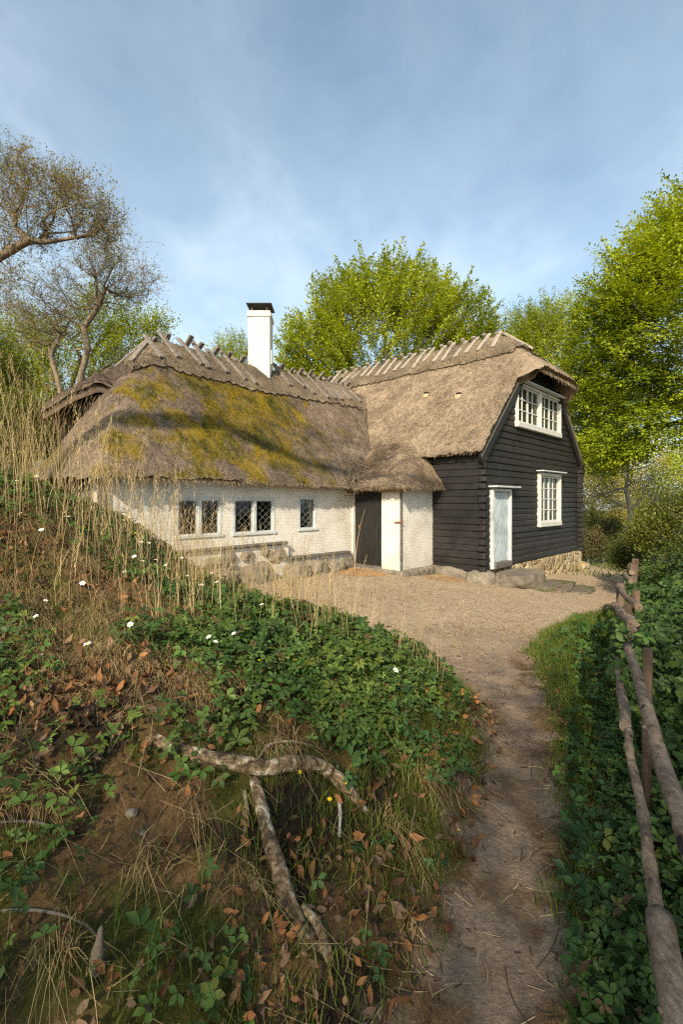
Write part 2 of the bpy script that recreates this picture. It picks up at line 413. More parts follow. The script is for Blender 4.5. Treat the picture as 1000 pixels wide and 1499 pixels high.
def terrain(x, y, noise=True):
    x = np.asarray(x, float); y = np.asarray(y, float)
    q = np.clip(x - .6, 0, None); b = -.086 * q * sstep(3.5, 8.5, y) - .035 * q * (1 - sstep(3.5, 8.5, y))
    b = np.maximum(b, -2.2 - .02 * np.abs(b))
    # the right side drops away behind the fence
    fx = np.interp(y, [0, 1, 2.25, 3.94, 5.5, 7.4, 11, 15], [.35, .85, 1.48, 2.45, 3.4, 4.7, 7.4, 11])
    b = b - .35 * sstep(.2, 3, x - fx) * (1 - sstep(8, 14, y))
    d = foot_dist(x, y); D = np.clip(d, 0, None)
    k = .5 + .5 * sstep(.7, 2.6, y)
    far = sstep(9, 18, y)
    h = (.27 * D + .32 * (1 - np.exp(-D / .42))) * k
    h = h + .68 * sstep(-1.4, -3.3, x) * sstep(0, 1.2, D) * sstep(2.2, 4.2, y)
    h = h + .24 * np.exp(-((x + 2.1) ** 2 / .9 + (y - 5.1) ** 2 / 1.3)) * sstep(0, .6, D)
    h = np.minimum(h, 2.4 + .05 * D)
    b = b + h
    if noise:
        a = sstep(-.15, .5, d)
        nb = fbm(x * 1.7, y * 1.7, seed=3, oct=5) - .5
        nf = fbm(x * 9, y * 9, seed=5, oct=3) - .5
        b = b + a * (.22 * nb * sstep(0, 1, D) + .05 * nf) + (1 - a) * (.035 * nb + .022 * nf + .012 * (vnoise(x * 21, y * 21, seed=6) - .5))
        # path trodden slightly hollow
        w = (x - ledge(y)) / np.maximum(redge(y) - ledge(y), .1)
        onp = sstep(-.05, .3, w) * sstep(1.05, .7, w) * (1 - sstep(5, 7, y))
        b = b - .035 * onp
        rv = sstep(.0, .35, x - redge(y)); b = b + rv * (.06 + .05 * nb) * (1 - sstep(9, 13, y))
    # level platform under the house
    t, s = to_local(x, y)
    ins = sstep(-.1, .4, t + .3) * sstep(-.1, .4, s) ; insA = sstep(-7.2, -6.8, t) * sstep(2.6, 3.1, s) * sstep(9.5, 8.8, s)
    m = np.maximum(ins * sstep(7, 6.5, t) * sstep(10, 9, s), insA)
    b = b * (1 - m) + np.minimum(b, 0.02) * m
    return b
def axis(parts):
    out = []
    for a, b, st in parts: out.append(np.arange(a, b, st))
    return np.concatenate(out)
gx = axis([(-170, -40, 12), (-40, -14, 2), (-14, -5, .35), (-5, -2.6, .1), (-2.6, 2.0, .032), (2.0, 8, .09), (8, 16, .35), (16, 40, 2), (40, 171, 12)])
gy = axis([(-40, -6, 3), (-6, .4, .25), (.4, 4.8, .032), (4.8, 12, .08), (12, 22, .35), (22, 50, 2), (50, 231, 14)])
GX, GY = np.meshgrid(gx, gy, indexing='ij')
GZ = terrain(GX, GY)
fd = foot_dist(GX, GY)
nA = fbm(GX * 1.3, GY * 1.3, seed=11, oct=5); nB = fbm(GX * 6, GY * 6, seed=12, oct=4); nC = fbm(GX * 22, GY * 22, seed=13, oct=3)
# ground colours (what lies on the ground, not light): soil, moss, trodden dirt, gravel, turf
soil = mix((.016, .010, .006), (.048, .030, .018), nB)
moss = mix((.035, .040, .006), (.075, .070, .012), nC)
litt = mix((.070, .038, .016), (.165, .098, .042), nC)
turf = mix((.030, .042, .010), (.065, .075, .020), nB)
dirt = mix((.145, .100, .068), (.305, .222, .152), np.clip(.6 * nA + .6 * nC - .1, 0, 1))
gravc = mix((.25, .18, .115), (.45, .345, .23), .4 * nA + .6 * nC)
bank = mix(soil, litt, sstep(.42, .62, nB * .6 + nA * .4))
bank = mix(bank, moss, np.maximum(sstep(.56, .66, fbm(GX * 2.3, GY * 2.3, seed=21)) * .9, sstep(.75, .35, fd) * sstep(1.6, 2.4, GY) * sstep(.36, .5, nB) * .95))
back = mix(mix((.07, .085, .015), (.14, .15, .03), nB), litt, sstep(.55, .75, nA))
onbank = sstep(-.12 , .12, fd + .25 * (nB - .5))
wr = GX - redge(GY) + .35 * (nB - .5) + .25 * (nA - .5)
right = sstep(-.1, .12, wr)
yard = sstep(5.2, 7.2, GY + 1.2 * (nA - .5) + .12 * GX) * (1 - onbank)
base = mix(dirt, gravc, yard)
edge = sstep(.35, .0, np.abs(fd + .08)) * sstep(.45, .6, nB) * (1 - yard)
base = mix(base, litt, edge * .8)
gcol = mix(base, bank, onbank)
verge = mix(mix(soil, litt, .6 * sstep(.35, .65, nB)), turf, sstep(2.6, 4.2, GY))
gcol = mix(gcol, verge, right * (1 - onbank))
lit2 = sstep(.30, .05, np.abs(wr - .02)) * sstep(.42, .58, nB) * (1 - yard) * (1 - onbank)
gcol = mix(gcol, litt, lit2 * .8)
tl, sl = to_local(GX, GY)
far = np.clip(sstep(16, 20, GY) + sstep(8.0, 9.5, sl) + sstep(-9, -14, GX) + sstep(11, 17, GX), 0, 1)
gcol = mix(gcol, back, far)
nx, ny = len(gx), len(gy)
V = np.stack([GX, GY, GZ], -1).reshape(-1, 3); CC = gcol.reshape(-1, 3)
ii = (np.arange(nx - 1)[:, None] * ny + np.arange(ny - 1)[None]).ravel()
F = np.stack([ii, ii + ny, ii + ny + 1, ii + 1], -1)
fc = V[F].mean(1)
dmid = (onbank + right * (1 - onbank)).reshape(-1)[F].mean(1); farf = far.reshape(-1)[F].mean(1); yf = yard.reshape(-1)[F].mean(1)
isp = (dmid < .5) & (farf < .5) & (fc[:, 1] > -8)
def sub(name, mask, **k):
    f = F[mask]; used = np.unique(f); mp = np.full(len(V), -1); mp[used] = np.arange(len(used))
    return mobj(name, V[used], mp[f], M['ground'], CC[used], True, **k)
sub('ground', ~isp, kind='structure')
sub('path', isp & (yf < .5), kind='structure')
sub('yard', isp & (yf >= .5), kind='structure')

def zt(x, y): return terrain(np.atleast_1d(x), np.atleast_1d(y))
def z1(x, y): return float(terrain(np.array([x]), np.array([y]))[0])

# ---------------------------------------------------------------- house
house = empty('thatched_house', (C0[0], C0[1], 0), math.atan2(U[1], U[0]), label='old thatched house with whitewashed wing on the left and black timber gable on the right', cat='house')
# -- roof surfaces in house coordinates (t along the white wall, s towards the back)
def tA(s):   # plan of the rounded left end of the white wing
    return -7.75 + .30 * np.clip((5.0 - s) / 2.55, 0, 1) ** 3 + 2.6 * np.clip((s - 5.1) / 3.05, 0, 1) ** 1.8
def zA(t, s):
    sag = .05 * np.sin(t * .9 + 1) + .10 * (fbm(t * .8, s * .8, seed=31) - .5)
    zf = 2.02 + 1.115 * (s - 2.45); zb = 2.02 + 1.115 * (8.15 - s)
    zh = 2.02 + 1.35 * (t - tA(s))
    kk = .15 + .7 * sstep(2.5, 4.2, np.minimum(zf, zh))
    z = smin(smin(zf, zb, .35), zh, kk)
    rec = sstep(.98, .84, np.abs(s - 5.85)) * sstep(-6.60, -6.72, t)
    z = z * (1 - rec) + np.minimum(z, 2.02 + .80 * (t - tA(s))) * rec
    return z + sag
def zB(t, s):
    zl = 2.76 + 1.028 * (t + .35); zr = 2.76 + 1.028 * (6.85 - t); zh = 6.43 + .80 * (s - 1.05)
    return smin(smin(zl, zr, .35), zh, .28) + .09 * (fbm(t * .8, s * .8, seed=32) - .5)
def zO(t, s):
    zl = 1.97 + .66 * (t + 1.75); zh = 1.98 + 1.35 * (s - .95)
    return smin(zl, zh, .35) + .06 * (fbm(t, s, seed=33) - .5)
def hood(t, s):
    z = 3.60 + .76 * (t + 7.3) - .10 * np.abs(s - 5.75) ** 2 - .45 * np.clip(-6.95 - t, 0, 1) ** 1.5
    base = np.minimum(np.minimum(2.02 + 1.115 * (s - 2.45), 2.02 + 1.115 * (8.15 - s)), 2.02 + 1.35 * (t - tA(s))) - .12
    return smin(z, base + .05 + 1.7 * np.clip(-6.35 - t, 0, None) + .55 * sstep(1.2, .2, np.abs(s - 5.65)) * sstep(-5.2, -6.2, t), .15) + .04 * (fbm(t * 2, s * 2, seed=34) - .5)
STRAW_A = np.array((.20, .155, .115)); STRAW_D = np.array((.085, .062, .048)); STRAW_L = np.array((.37, .285, .19))
def thatch_col(t, s, z, wing, want=False):
    n = np.clip(1.7 * (fbm(t * 1.6, s * 1.6, z * 1.6, seed=41, oct=6) - .5) + .5, 0, 1); n2 = .5 + 1.25 * (.5 * vnoise(t * 17, s * 17, z * 5, seed=42) + .5 * vnoise(t * 37, s * 37, z * 9, seed=46) - .5)
    if wing == 'A':
        c = mix((.095, .068, .049), (.31, .23, .16), np.clip(.65 * n + .55 * n2 - .10, 0, 1))
        w = sstep(-6.7, -5.2, t + 3.4 * (n - .5) - .12 * (s - 2.45)) * sstep(-1.4, -3.6, t + 3.0 * (n - .5) - .45 * (s - 2.45)) * sstep(5.6, 5.0, s) * sstep(2.3, 3.0, s + .9 * (n - .5))
        mo = sstep(.38, .60, fbm(t * 1.7, s * 1.1, seed=43, oct=6) * .60 + n * .30 + .17 * w + .06 * (n2 - .5)) * sstep(0, .35, w) * .95
        mo2 = sstep(.58, .68, fbm(t * 2.4, s * 2.4, seed=44, oct=5)) * sstep(-.6, -2, t) * .7
        n3 = fbm(t * 3, s * 3, seed=45, oct=4)
        mc = mix((.060, .058, .008), (.225, .152, .012), sstep(.30, .62, n3 * .7 + n2 * .3))
        mk = np.maximum(mo, mo2); mk = np.clip(mk * (.55 + .9 * vnoise(t * 26, s * 7, seed=47)), 0, 1)
        return (mix(c, mc, mk), mk) if want else mix(c, mc, mk)
    if wing == 'H':
        return mix((.075, .053, .040), (.20, .145, .105), np.clip(.7 * n + .35 * n2, 0, 1))
    if wing == 'R':
        return mix((.10, .075, .05), (.31, .235, .15), np.clip(.7 * n + .4 * n2 - .05, 0, 1))
    a = mix((.15, .107, .07), (.42, .315, .21), np.clip(.65 * n + .55 * n2 - .10, 0, 1))
    if wing == 'O': a = a * mix((.72, .66, .62), (1, 1, 1), n)
    return a
RV, RF, RC = [], [], []
def add_part(v, f, c, VV, FF, CCc):
    o = sum(len(a) for a in VV); VV.append(v); FF.append(f + o); CCc.append(c)
def hf(fn, t0, t1, s0, s1, wing, thick=.27, step=.05, smin_fn=None, rnd=.13, out=None, extra=0.0, rag=.02, swap=False, inset=.20, inset_s=None):
    """thatch slab: height field over a (warped) rectangle with rounded, ragged edges, underside and skirts"""
    nt_, ns = max(2, int((t1 - t0) / step)), max(2, int((s1 - s0) / step))
    a = np.linspace(t0, t1, nt_); k = np.linspace(0, 1, ns)
    A, K = np.meshgrid(a, k, indexing='ij')
    lo = smin_fn(A) if smin_fn else np.full(A.shape, s0)
    S = lo + (s1 - lo) * K
    if swap: A, S = S, A; t0, t1, s0_, s1_ = lo, s1, t0, t1
    else: s0_, s1_ = lo, s1
    et = np.minimum(A - t0, t1 - A); es = np.minimum(S - s0_, s1_ - S); e = np.minimum(et, es)
    # ragged outline
    jt = rag * (vnoise(A * 14, S * 14, seed=51) - .5) * 2; js = rag * (vnoise(A * 14, S * 14, seed=52) - .5) * 2
    T2 = A + jt * (e < .06); S2 = S + js * (e < .06)
    Z = fn(T2, S2) + extra - .05 * np.clip(1 - e / rnd, 0, 1) ** 2
    Z = Z + .05 * (fbm(T2 * 6, S2 * 6, Z * 3, seed=53, oct=3) - .5) + .045 * (vnoise(T2 * 15, S2 * 15, seed=54) - .5) + .03 * (vnoise(T2 * 31, S2 * 31, seed=55) - .5)
    top = np.stack([T2, S2, Z], -1)
    inn = np.clip(1 - e / .5, 0, 1)
    # the underside is cut back so that the eave shows a sharp lip
    Ab = np.clip(A, t0 + inset * .999, t1 - inset * .999); ins_s = inset if inset_s is None else inset_s; Sb = np.clip(S, s0_ + ins_s * .999, s1_ - ins_s * .999)
    Zb = fn(Ab, Sb) + extra - thick
    bot = np.stack([Ab, Sb, Zb], -1)
    v = np.concatenate([top.reshape(-1, 3), bot.reshape(-1, 3)]); n = nt_ * ns
    i = (np.arange(nt_ - 1)[:, None] * ns + np.arange(ns - 1)[None]).ravel()
    f = [np.stack([i, i + ns, i + ns + 1, i + 1], -1), np.stack([i, i + 1, i + ns + 1, i + ns], -1) + n]
    for idx, fl in ((np.arange(nt_) * ns, 0), (np.arange(nt_) * ns + ns - 1, 1), (np.arange(ns), 1), (np.arange(ns) + (nt_ - 1) * ns, 0)):
        q = np.stack([idx[:-1], idx[:-1] + n, idx[1:] + n, idx[1:]], -1); f.append(q if fl else q[:, ::-1])
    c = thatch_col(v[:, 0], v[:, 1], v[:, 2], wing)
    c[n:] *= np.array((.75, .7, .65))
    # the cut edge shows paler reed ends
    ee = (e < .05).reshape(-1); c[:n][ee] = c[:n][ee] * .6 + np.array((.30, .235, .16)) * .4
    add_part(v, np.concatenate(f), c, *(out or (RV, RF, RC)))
def straws(fn, t0, t1, s0, s1, wing, dens, smin_fn=None, out=None, extra=0.0, L=(.03, .11), mask=None, bright=1.0):
    n = int((t1 - t0) * (s1 - s0) * dens * 1.4)
    t = rng.uniform(t0, t1, n); s = rng.uniform(s0, s1, n)
    if smin_fn: s = np.maximum(s, smin_fn(t) + .01)
    if mask is not None:
        k = mask(t, s); t, s = t[k], s[k]; n = len(t)
    h = .03
    gt = (fn(t + h, s) - fn(t - h, s)) / (2 * h); gs = (fn(t, s + h) - fn(t, s - h)) / (2 * h)
    g = np.stack([-gt, -gs, -(gt ** 2 + gs ** 2)], -1); g = nrm(g + 1e-6)                       # down the slope
    nn = nrm(np.stack([-gt, -gs, np.ones(n)], -1)); sd = np.cross(nn, g)
    g = nrm(g + sd * rng.normal(0, .42, (n, 1)) + nn * rng.normal(.10, .12, (n, 1)))
    p = np.stack([t, s, fn(t, s) + extra + .008], -1)
    ln = rng.uniform(*L, (n, 1)); w = rng.uniform(.0030, .0062, (n, 1)); sd = np.cross(nn, g)
    v = np.stack([p - sd * w, p + sd * w, p + g * ln + sd * w * .5, p + g * ln - sd * w * .5], 1)
    c = thatch_col(t, s, p[:, 2], wing) * rng.uniform(.6, 1.75, (n, 1)) * bright
    c = np.repeat(c[:, None], 4, 1)
    add_part(v.reshape(-1, 3), np.arange(4 * n).reshape(-1, 4), c.reshape(-1, 3), *(out or (RV, RF, RC)))
bumpT = lambda t: sstep(1.55, 1.80, t) * sstep(4.95, 4.7, t)
sB = lambda t: -.13 - .48 * bumpT(t)
hf(zA, 2.45, 8.15, -7.75, 2.4, 'A', smin_fn=tA, swap=True)
hf(zB, -.35, 6.85, -.13, 9.4, 'B', smin_fn=sB, inset_s=.15)
hf(zO, -1.75, .9, .95, 3.3, 'O')
tH = lambda s: -7.35 + .95 * (np.abs(s - 5.75) / 1.15) ** 2
hf(hood, 4.6, 6.9, -7.35, -5.3, 'H', thick=.24, smin_fn=tH, swap=True, inset=.05)
straws(zA, -7.75, 1.9, 2.45, 5.4, 'A', 1500, mask=lambda t, s: t > tA(s))
straws(zB, -.35, 3.3, -.13, 7.5, 'B', 1500, smin_fn=sB)
straws(zB, 3.3, 5.2, -.5, 1.4, 'B', 1200, smin_fn=sB)
straws(zO, -1.75, .1, .95, 3.0, 'O', 1600)
straws(hood, -7.35, -5.35, 4.6, 6.9, 'H', 1600, mask=lambda t, s: t > tH(s) + .02)
# moss cushions standing proud of the thatch
def cushions(n):
    t = rng.uniform(-7, -1.2, n); s = rng.uniform(2.5, 5.0, n); z = zA(t, s); c, mk = thatch_col(t, s, z, 'A', True)
    k = rng.uniform(0, 1, n) < mk ** 2; t, s, z, c = t[k], s[k], z[k], c[k]; n = len(t)
    o = np.array([(1, 0, 0), (.5, .87, 0), (-.5, .87, 0), (-1, 0, 0), (-.5, -.87, 0), (.5, -.87, 0), (0, 0, 1)]); r = rng.uniform(.012, .042, (n, 1, 1)) * np.array([1, 1, .55])
    P = o[None] * r * rng.uniform(.7, 1.3, (n, 7, 1)); nn = nrm(np.array([[0, -1.115, 1.0]])); P = P[:, :, 0:1] * np.array([1, 0, 0]) + P[:, :, 1:2] * nrm(np.array([[0, 1, 1.115]])) + P[:, :, 2:3] * nn
    P = P + np.stack([t, s, z], -1)[:, None]; f = np.array([(i, (i + 1) % 6, 6, 6) for i in range(6)]); cc = np.repeat((c * rng.uniform(.7, 1.35, (n, 1)))[:, None], 7, 1)
    f = np.array([(0, 1, 2, 6), (2, 3, 4, 6), (4, 5, 0, 6)])
    add_part(P.reshape(-1, 3), (f[None] + (np.arange(n) * 7)[:, None, None]).reshape(-1, 4), cc.reshape(-1, 3), RV, RF, RC)
cushions(16000)
# loose straw fringe hanging at the eaves and a bundle washed into the valley
def fringe(p0, p1, n, spread=.05, L=(.04, .14), col=(.30, .23, .155), down=1.0, outv=(0, 0)):
    k = rng.uniform(0, 1, (n, 1)); p = np.array(p0) * (1 - k) + np.array(p1) * k + rng.normal(0, spread, (n, 3)) * np.array((.5, .5, .8))
    d = nrm(np.stack([outv[0] + rng.normal(0, .35, n), outv[1] + rng.normal(0, .35, n), -down + rng.normal(0, .25, n)], -1))
    l = rng.uniform(*L, (n, 1)); sd = nrm(np.cross(d, rng.normal(0, 1, (n, 3)))) * rng.uniform(.003, .006, (n, 1))
    v = np.stack([p - sd, p + sd, p + d * l + sd * .4, p + d * l - sd * .4], 1)
    c = np.repeat((np.array(col) * rng.uniform(.4, 1.5, (n, 1)))[:, None], 4, 1)
    add_part(v.reshape(-1, 3), np.arange(4 * n).reshape(-1, 4), c.reshape(-1, 3), RV, RF, RC)
fringe((-7.7, 2.45, 1.97), (-1.8, 2.45, 1.97), 700, .02, (.02, .06), outv=(0, -.4))
fringe((-1.75, .95, 1.92), (-1.75, 2.45, 1.92), 250, .02, (.02, .06), outv=(-.4, 0))
fringe((-1.75, .95, 1.92), (-.02, .95, 1.92), 250, .02, (.02, .06), outv=(0, -.4))
fringe((-.35, .0, 2.72), (-.35, 1.5, 2.72), 150, .02, (.02, .06), outv=(-.4, 0))
fringe((1.9, -.52, 4.95), (4.6, -.52, 4.95), 500, .03, (.03, .10), outv=(0, -.5))
fringe((-1.9, 2.35, 2.2), (1.6, 5.0, 5.0), 260, .12, (.1, .35), outv=(-.6, -.6), down=.9)
fringe((-1.9, 2.35, 2.2), (-1.2, 2.9, 2.75), 260, .14, (.2, .6), outv=(-.5, -.5), down=.5)
roof = mobj('thatched_roof', np.concatenate(RV), np.concatenate(RF), M['thatch'], np.concatenate(RC), parent=house)
# -- two old nest holes in the right-hand slope, blackened lumps for their shaded inside
for px, py in ((625, 577), (672, 578)):
    D = np.arange(11, 19, .01); X, Z = (px - 500) / 700 * D, 1.6 + (735 - py) / 700 * D; t, s = to_local(X, D)
    i = int(np.nonzero((Z < zB(t, s)) & (t > -.3))[0][0]); m = MB()
    m.rock((float(t[i]), float(s[i]), float(Z[i]) + .015), (.13, .10, .09), 5, 0, 2); m.rock((float(t[i]) - .05, float(s[i]), float(Z[i]) - .07), (.10, .15, .13), 8, 1, 2)
    m.obj('nest_hole', [M['dark'], M['straw_pale']], parent=roof)
# -- ridge saddles of thatch
cv = ([], [], [])
capA = lambda t, s: zA(t, s); capB = lambda t, s: zB(t, s)
hf(capA, -6.05, 1.3, 4.55, 6.05, 'R', thick=.12, out=cv, extra=.13, rnd=.08, rag=.05, inset=.04)
straws(capA, -6.05, 1.2, 4.55, 5.5, 'R', 800, out=cv, extra=.14)
o = mobj('ridge_saddle', np.concatenate(cv[0]), np.concatenate(cv[1]), M['thatch'], np.concatenate(cv[2]), parent=roof)
cv = ([], [], [])
hf(capB, 2.4, 4.1, .35, 8.5, 'R', thick=.12, out=cv, extra=.13, rnd=.08, rag=.05, inset=.04)
straws(capB, 2.4, 3.5, .35, 8.4, 'R', 800, out=cv, extra=.14)
o = mobj('ridge_saddle', np.concatenate(cv[0]), np.concatenate(cv[1]), M['thatch'], np.concatenate(cv[2]), parent=roof)
# -- oak ridge beams, crossed in pairs over both ridges
def f1(fn, t, s): return float(fn(np.array([t]), np.array([s]))[0])
def ridge_beam(p, q, w=.12, h=.055, mat='ridge_wood'):
    m = MB(); j = random.uniform(-.012, .012)
    m.bar(p, q, w + j, h, bev=.008, jit=.006)
    m.obj('ridge_beam', M[mat], parent=roof)
for k in range(17):
    t = -5.35 + .40 * k + random.uniform(-.06, .06)
    if -2.75 < t < -1.9: continue
    for sg in (-1, 1):
        dt = random.uniform(-.10, .10) + (.06 if sg < 0 else -.06)
        s_low = 5.3 + sg * random.uniform(.52, .74); s_hi = 5.3 - sg * random.uniform(.10, .17)
        zr = f1(zA, t, 5.3) + .18
        ridge_beam((t + dt, s_low, f1(zA, t + dt, s_low) + .185), (t - dt * .5 + sg * .05, s_hi, zr + random.uniform(.10, .22)))
for k in range(18):
    s = 1.12 + .385 * k + random.uniform(-.05, .05)
    for sg in (-1, 1):
        ds = random.uniform(-.07, .07) + sg * .04
        t_low = 3.25 + sg * random.uniform(.55, .74); t_hi = 3.25 - sg * random.uniform(.08, .14)
        zr = f1(zB, 3.25, s) + .17
        ridge_beam((t_low, s + ds, f1(zB, t_low, s + ds) + .18), (t_hi, s - ds * .5 + sg * .05, zr + random.uniform(.06, .14)), mat='ridge_wood_pale')
# hip ends
for (t, s, tt, ss) in ((-6.15, 5.15, -5.38, 5.3), (-6.0, 4.75, -5.38, 5.28), (-6.2, 5.6, -5.4, 5.3), (-5.95, 6.0, -5.36, 5.32)):
    ridge_beam((t, s, f1(zA, t, s) + .16), (tt, ss, f1(zA, tt, ss) + .24))
for (t, s, tt, ss) in ((3.55, .28, 3.27, 1.0), (3.05, .32, 3.22, 1.0), (4.0, .55, 3.3, 1.05)):
    ridge_beam((t, s, f1(zB, t, s) + .14), (tt, ss, f1(zB, tt, ss) + .24), mat='ridge_wood_pale')

# -- white walls: boxes butted at the corners, with openings left out
def wall_t(m, s0, s1, z0, z1, t0, t1, holes, mat=0):
    """wall running along t between planes s0..s1 with rectangular holes (ta, tb, za, zb)"""
    ts = sorted({t0, t1, *[h[0] for h in holes], *[h[1] for h in holes]})
    for a, b in zip(ts[:-1], ts[1:]):
        zs = [(z0, z1)]
        for h in holes:
            if h[0] <= a + 1e-6 and h[1] >= b - 1e-6:
                zs = [q for (c, d) in zs for q in ((c, min(d, h[2])), (max(c, h[3]), d)) if q[1] - q[0] > 1e-4]
        for c, d in zs: m.box(((a + b) / 2, (s0 + s1) / 2, (c + d) / 2), (b - a, s1 - s0, d - c), m=mat)
W1 = (-6.02, -5.07, .94, 1.695); W2 = (-4.83, -3.78, .935, 1.695); W3 = (-3.13, -2.57, .955, 1.735)
m = MB()
wall_t(m, 2.807, 3.06, .02, 2.12, -7.3, -1.38, [W1, W2, W3])
m.obj('white_wall', M['whitewash'], parent=house)
m = MB(); m.box((-7.15, 5.45, 1.2), (.299, 4.70, 2.5)); m.box((-3.0, 7.82, 1.2), (8.0, .06, 2.4))
m.obj('end_wall_shade_grey', M['grey_wood'], parent=house)  # wall greyed with the wood colour: shade under the hip is painted in
m = MB()   # entrance bay: door face (plane t=-1.38) and the right face (plane s=1.305)
m.box((-1.30, 1.585, 1.03), (.16, .555, 2.02)); m.box((-1.30, 2.34, 1.98), (.16, .95, .20)); m.box((-1.30, 2.78, 1.03), (.16, .05, 2.02))
m.box((-.612, 1.385, 1.03), (1.216, .16, 2.02)); m.box((-1.30, 1.3065, 1.03), (.16, .003, 2.02))
m.obj('entrance_wall', M['whitewash'], parent=house)
m = MB(); m.bar((-1.375, 1.30, .05), (-1.375, 1.30, 1.98), .05, .04, up=(1, 0, 0)); m.obj('corner_post', M['grey_wood'], parent=house)
m = MB(); m.bar((-1.41, 1.46, 1.14), (-1.41, 1.22, 1.15), .02, .03); m.obj('iron_strap', M['iron'], parent=house)
m = MB(); m.box((-1.27, 2.31, .985), (.05, .90, 1.79))
for k in range(6): m.box((-1.302, 1.93 + .152 * k, .985), (.012, .142, 1.78), bev=.004)
d = m.obj('plank_door', M['black_door'], parent=house)
m = MB(); m.box((-1.318, 2.62, 1.0), (.02, .03, .09)); m.obj('door_latch', M['iron'], parent=d)
m = MB(); m.box((-1.33, 2.31, .055), (.26, .92, .07), bev=.01); m.obj('door_sill', M['grey_wood'], parent=house)
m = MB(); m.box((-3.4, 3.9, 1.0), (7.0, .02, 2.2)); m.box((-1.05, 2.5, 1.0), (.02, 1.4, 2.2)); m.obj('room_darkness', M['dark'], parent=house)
# corner posts of the white wing
for t in (-7.27,):
    m = MB(); m.bar((t, 2.78, .0), (t, 2.78, 1.98), .14, .06, up=(0, 1, 0)); m.obj('corner_post', M['grey_wood'], parent=house)

def leaded_window(w, double):
    t0, t1, za, zb = w; y = 2.84
    m = MB()
    f = .055
    m.box(((t0 + t1) / 2, y, zb - f / 2), (t1 - t0, .07, f), bev=.006); m.box(((t0 + t1) / 2, y - .012, za + f / 2), (t1 - t0 + .04, .10, f), bev=.006)
    cuts = [t0, t1] if not double else [t0, (t0 + t1) / 2, t1]
    for t in (t0 + f / 2, t1 - f / 2): m.box((t, y, (za + zb) / 2), (f, .068, zb - za - 2 * f), bev=.006)
    if double: m.box(((t0 + t1) / 2, y - .004, (za + zb) / 2), (.075, .074, zb - za - 2 * f), bev=.006)
    fr = m.obj('window', M['grey_paint'], parent=house)
    for a, b in zip(cuts[:-1], cuts[1:]):
        a += f if a == t0 else .037; b -= f if b == t1 else .037
        m = MB(); g = .022                                   # casement
        z0_, z1_ = za + f, zb - f
        for q in ((a + g / 2, g, z1_ - z0_, (z0_ + z1_) / 2), (b - g / 2, g, z1_ - z0_, (z0_ + z1_) / 2)): m.box((q[0], y + .006, q[3]), (q[1], .04, q[2]))
        for z in (z0_ + g / 2, z1_ - g / 2): m.box(((a + b) / 2, y + .006, z), (b - a - 2 * g, .04, g))
        m.obj('casement', M['grey_paint'], parent=fr)
        m = MB(); a2, b2, c2, d2 = a + g, b - g, z0_ + g, z1_ - g
        m.box(((a2 + b2) / 2, y + .02, (c2 + d2) / 2), (b2 - a2, .004, d2 - c2), m=0)
        sx, sz = (b2 - a2) / 2.3, (d2 - c2) / 4.4             # diamond leads
        for k in range(-12, 14):
            for sg in (1, -1):
                # line z = c2 + sg*(t-a2)*sz/sx + k*sz clipped to the pane
                pts = []
                for tt in np.linspace(a2, b2, 40):
                    zz = c2 + sg * (tt - a2) * sz / sx + k * sz
                    if c2 <= zz <= d2: pts.append((tt, zz))
                if len(pts) > 2:
                    m.bar((pts[0][0], y + .015, pts[0][1]), (pts[-1][0], y + .015, pts[-1][1]), .0040, .004, up=(0, 1, 0), m=1, bev=0)
        m.obj('leaded_pane', [M['glass'], M['lead']], parent=fr)
leaded_window(W1, True); leaded_window(W2, True); leaded_window(W3, False)
m = MB(); m.bar((-6.95, 2.74, .71), (-3.55, 2.74, .74), .20, .05, bev=.01, jit=.006); m.obj('ledge_board', M['grey_wood'], parent=house)
m = MB(); m.bar((-3.69, 2.74, .40), (-1.58, 2.74, .40), .20, .05, bev=.01, jit=.006); m.obj('ledge_board', M['grey_wood'], parent=house)
# -- foundations
m = MB(); m.box((-5.3, 2.86, .30), (3.6, .30, .78), m=2); m.box((-2.5, 2.87, .05), (2.2, .28, .64), m=2)
rs = random.Random(3)
for k in range(26):
    t = rs.uniform(-6.9, -3.65); z = rs.uniform(.0, .58); d = rs.uniform(.13, .30)
    m.rock((t, 2.72, z), (d * 1.2, .16, d * .85), seed=k, m=1, sub=3, amp=.3)
for k in range(16):
    t = rs.uniform(-3.6, -1.6); z = rs.uniform(-.05, .27); d = rs.uniform(.16, .32)
    m.rock((t, 2.73, z), (d * 1.25, .16, d * .8), seed=k + 50, m=1, sub=3, amp=.3)
for k in range(9): m.rock((-1.42, 1.3 + .19 * k, -.03), (.15, .24, .14), seed=k + 80, m=1, sub=2)
for k in range(7): m.rock((-1.3 + .2 * k, 1.25, -.05), (.27, .16, .2), seed=k + 95, m=1, sub=2)
m.box((-1.29, 2.1, -.06), (.2, 1.55, .15)); m.box((-.69, 1.36, -.06), (1.36, .2, .15))
m.obj('stone_plinth', [M['rubble'], M['boulder'], M['whitewash']], parent=house)
m = MB(); m.box((3.25, .12, -.42), (6.5, .30, .90)); m.box((6.38, 1.6, -.42), (.3, 2.6, .9)); m.box((.10, .65, -.28), (.22, 1.3, .6))
m.box((4.1, -.06, -.44), (4.9, .10, .90))
for k in range(14):
    t = 1.8 + 4.6 * k / 13 + rs.uniform(-.1, .1); zz = rs.uniform(-.85, -.3) * (t / 6.5); m.rock((t, -.09, zz), (rs.uniform(.3, .5), .09, rs.uniform(.22, .4)), seed=k + 120, m=0, sub=3, amp=.3)
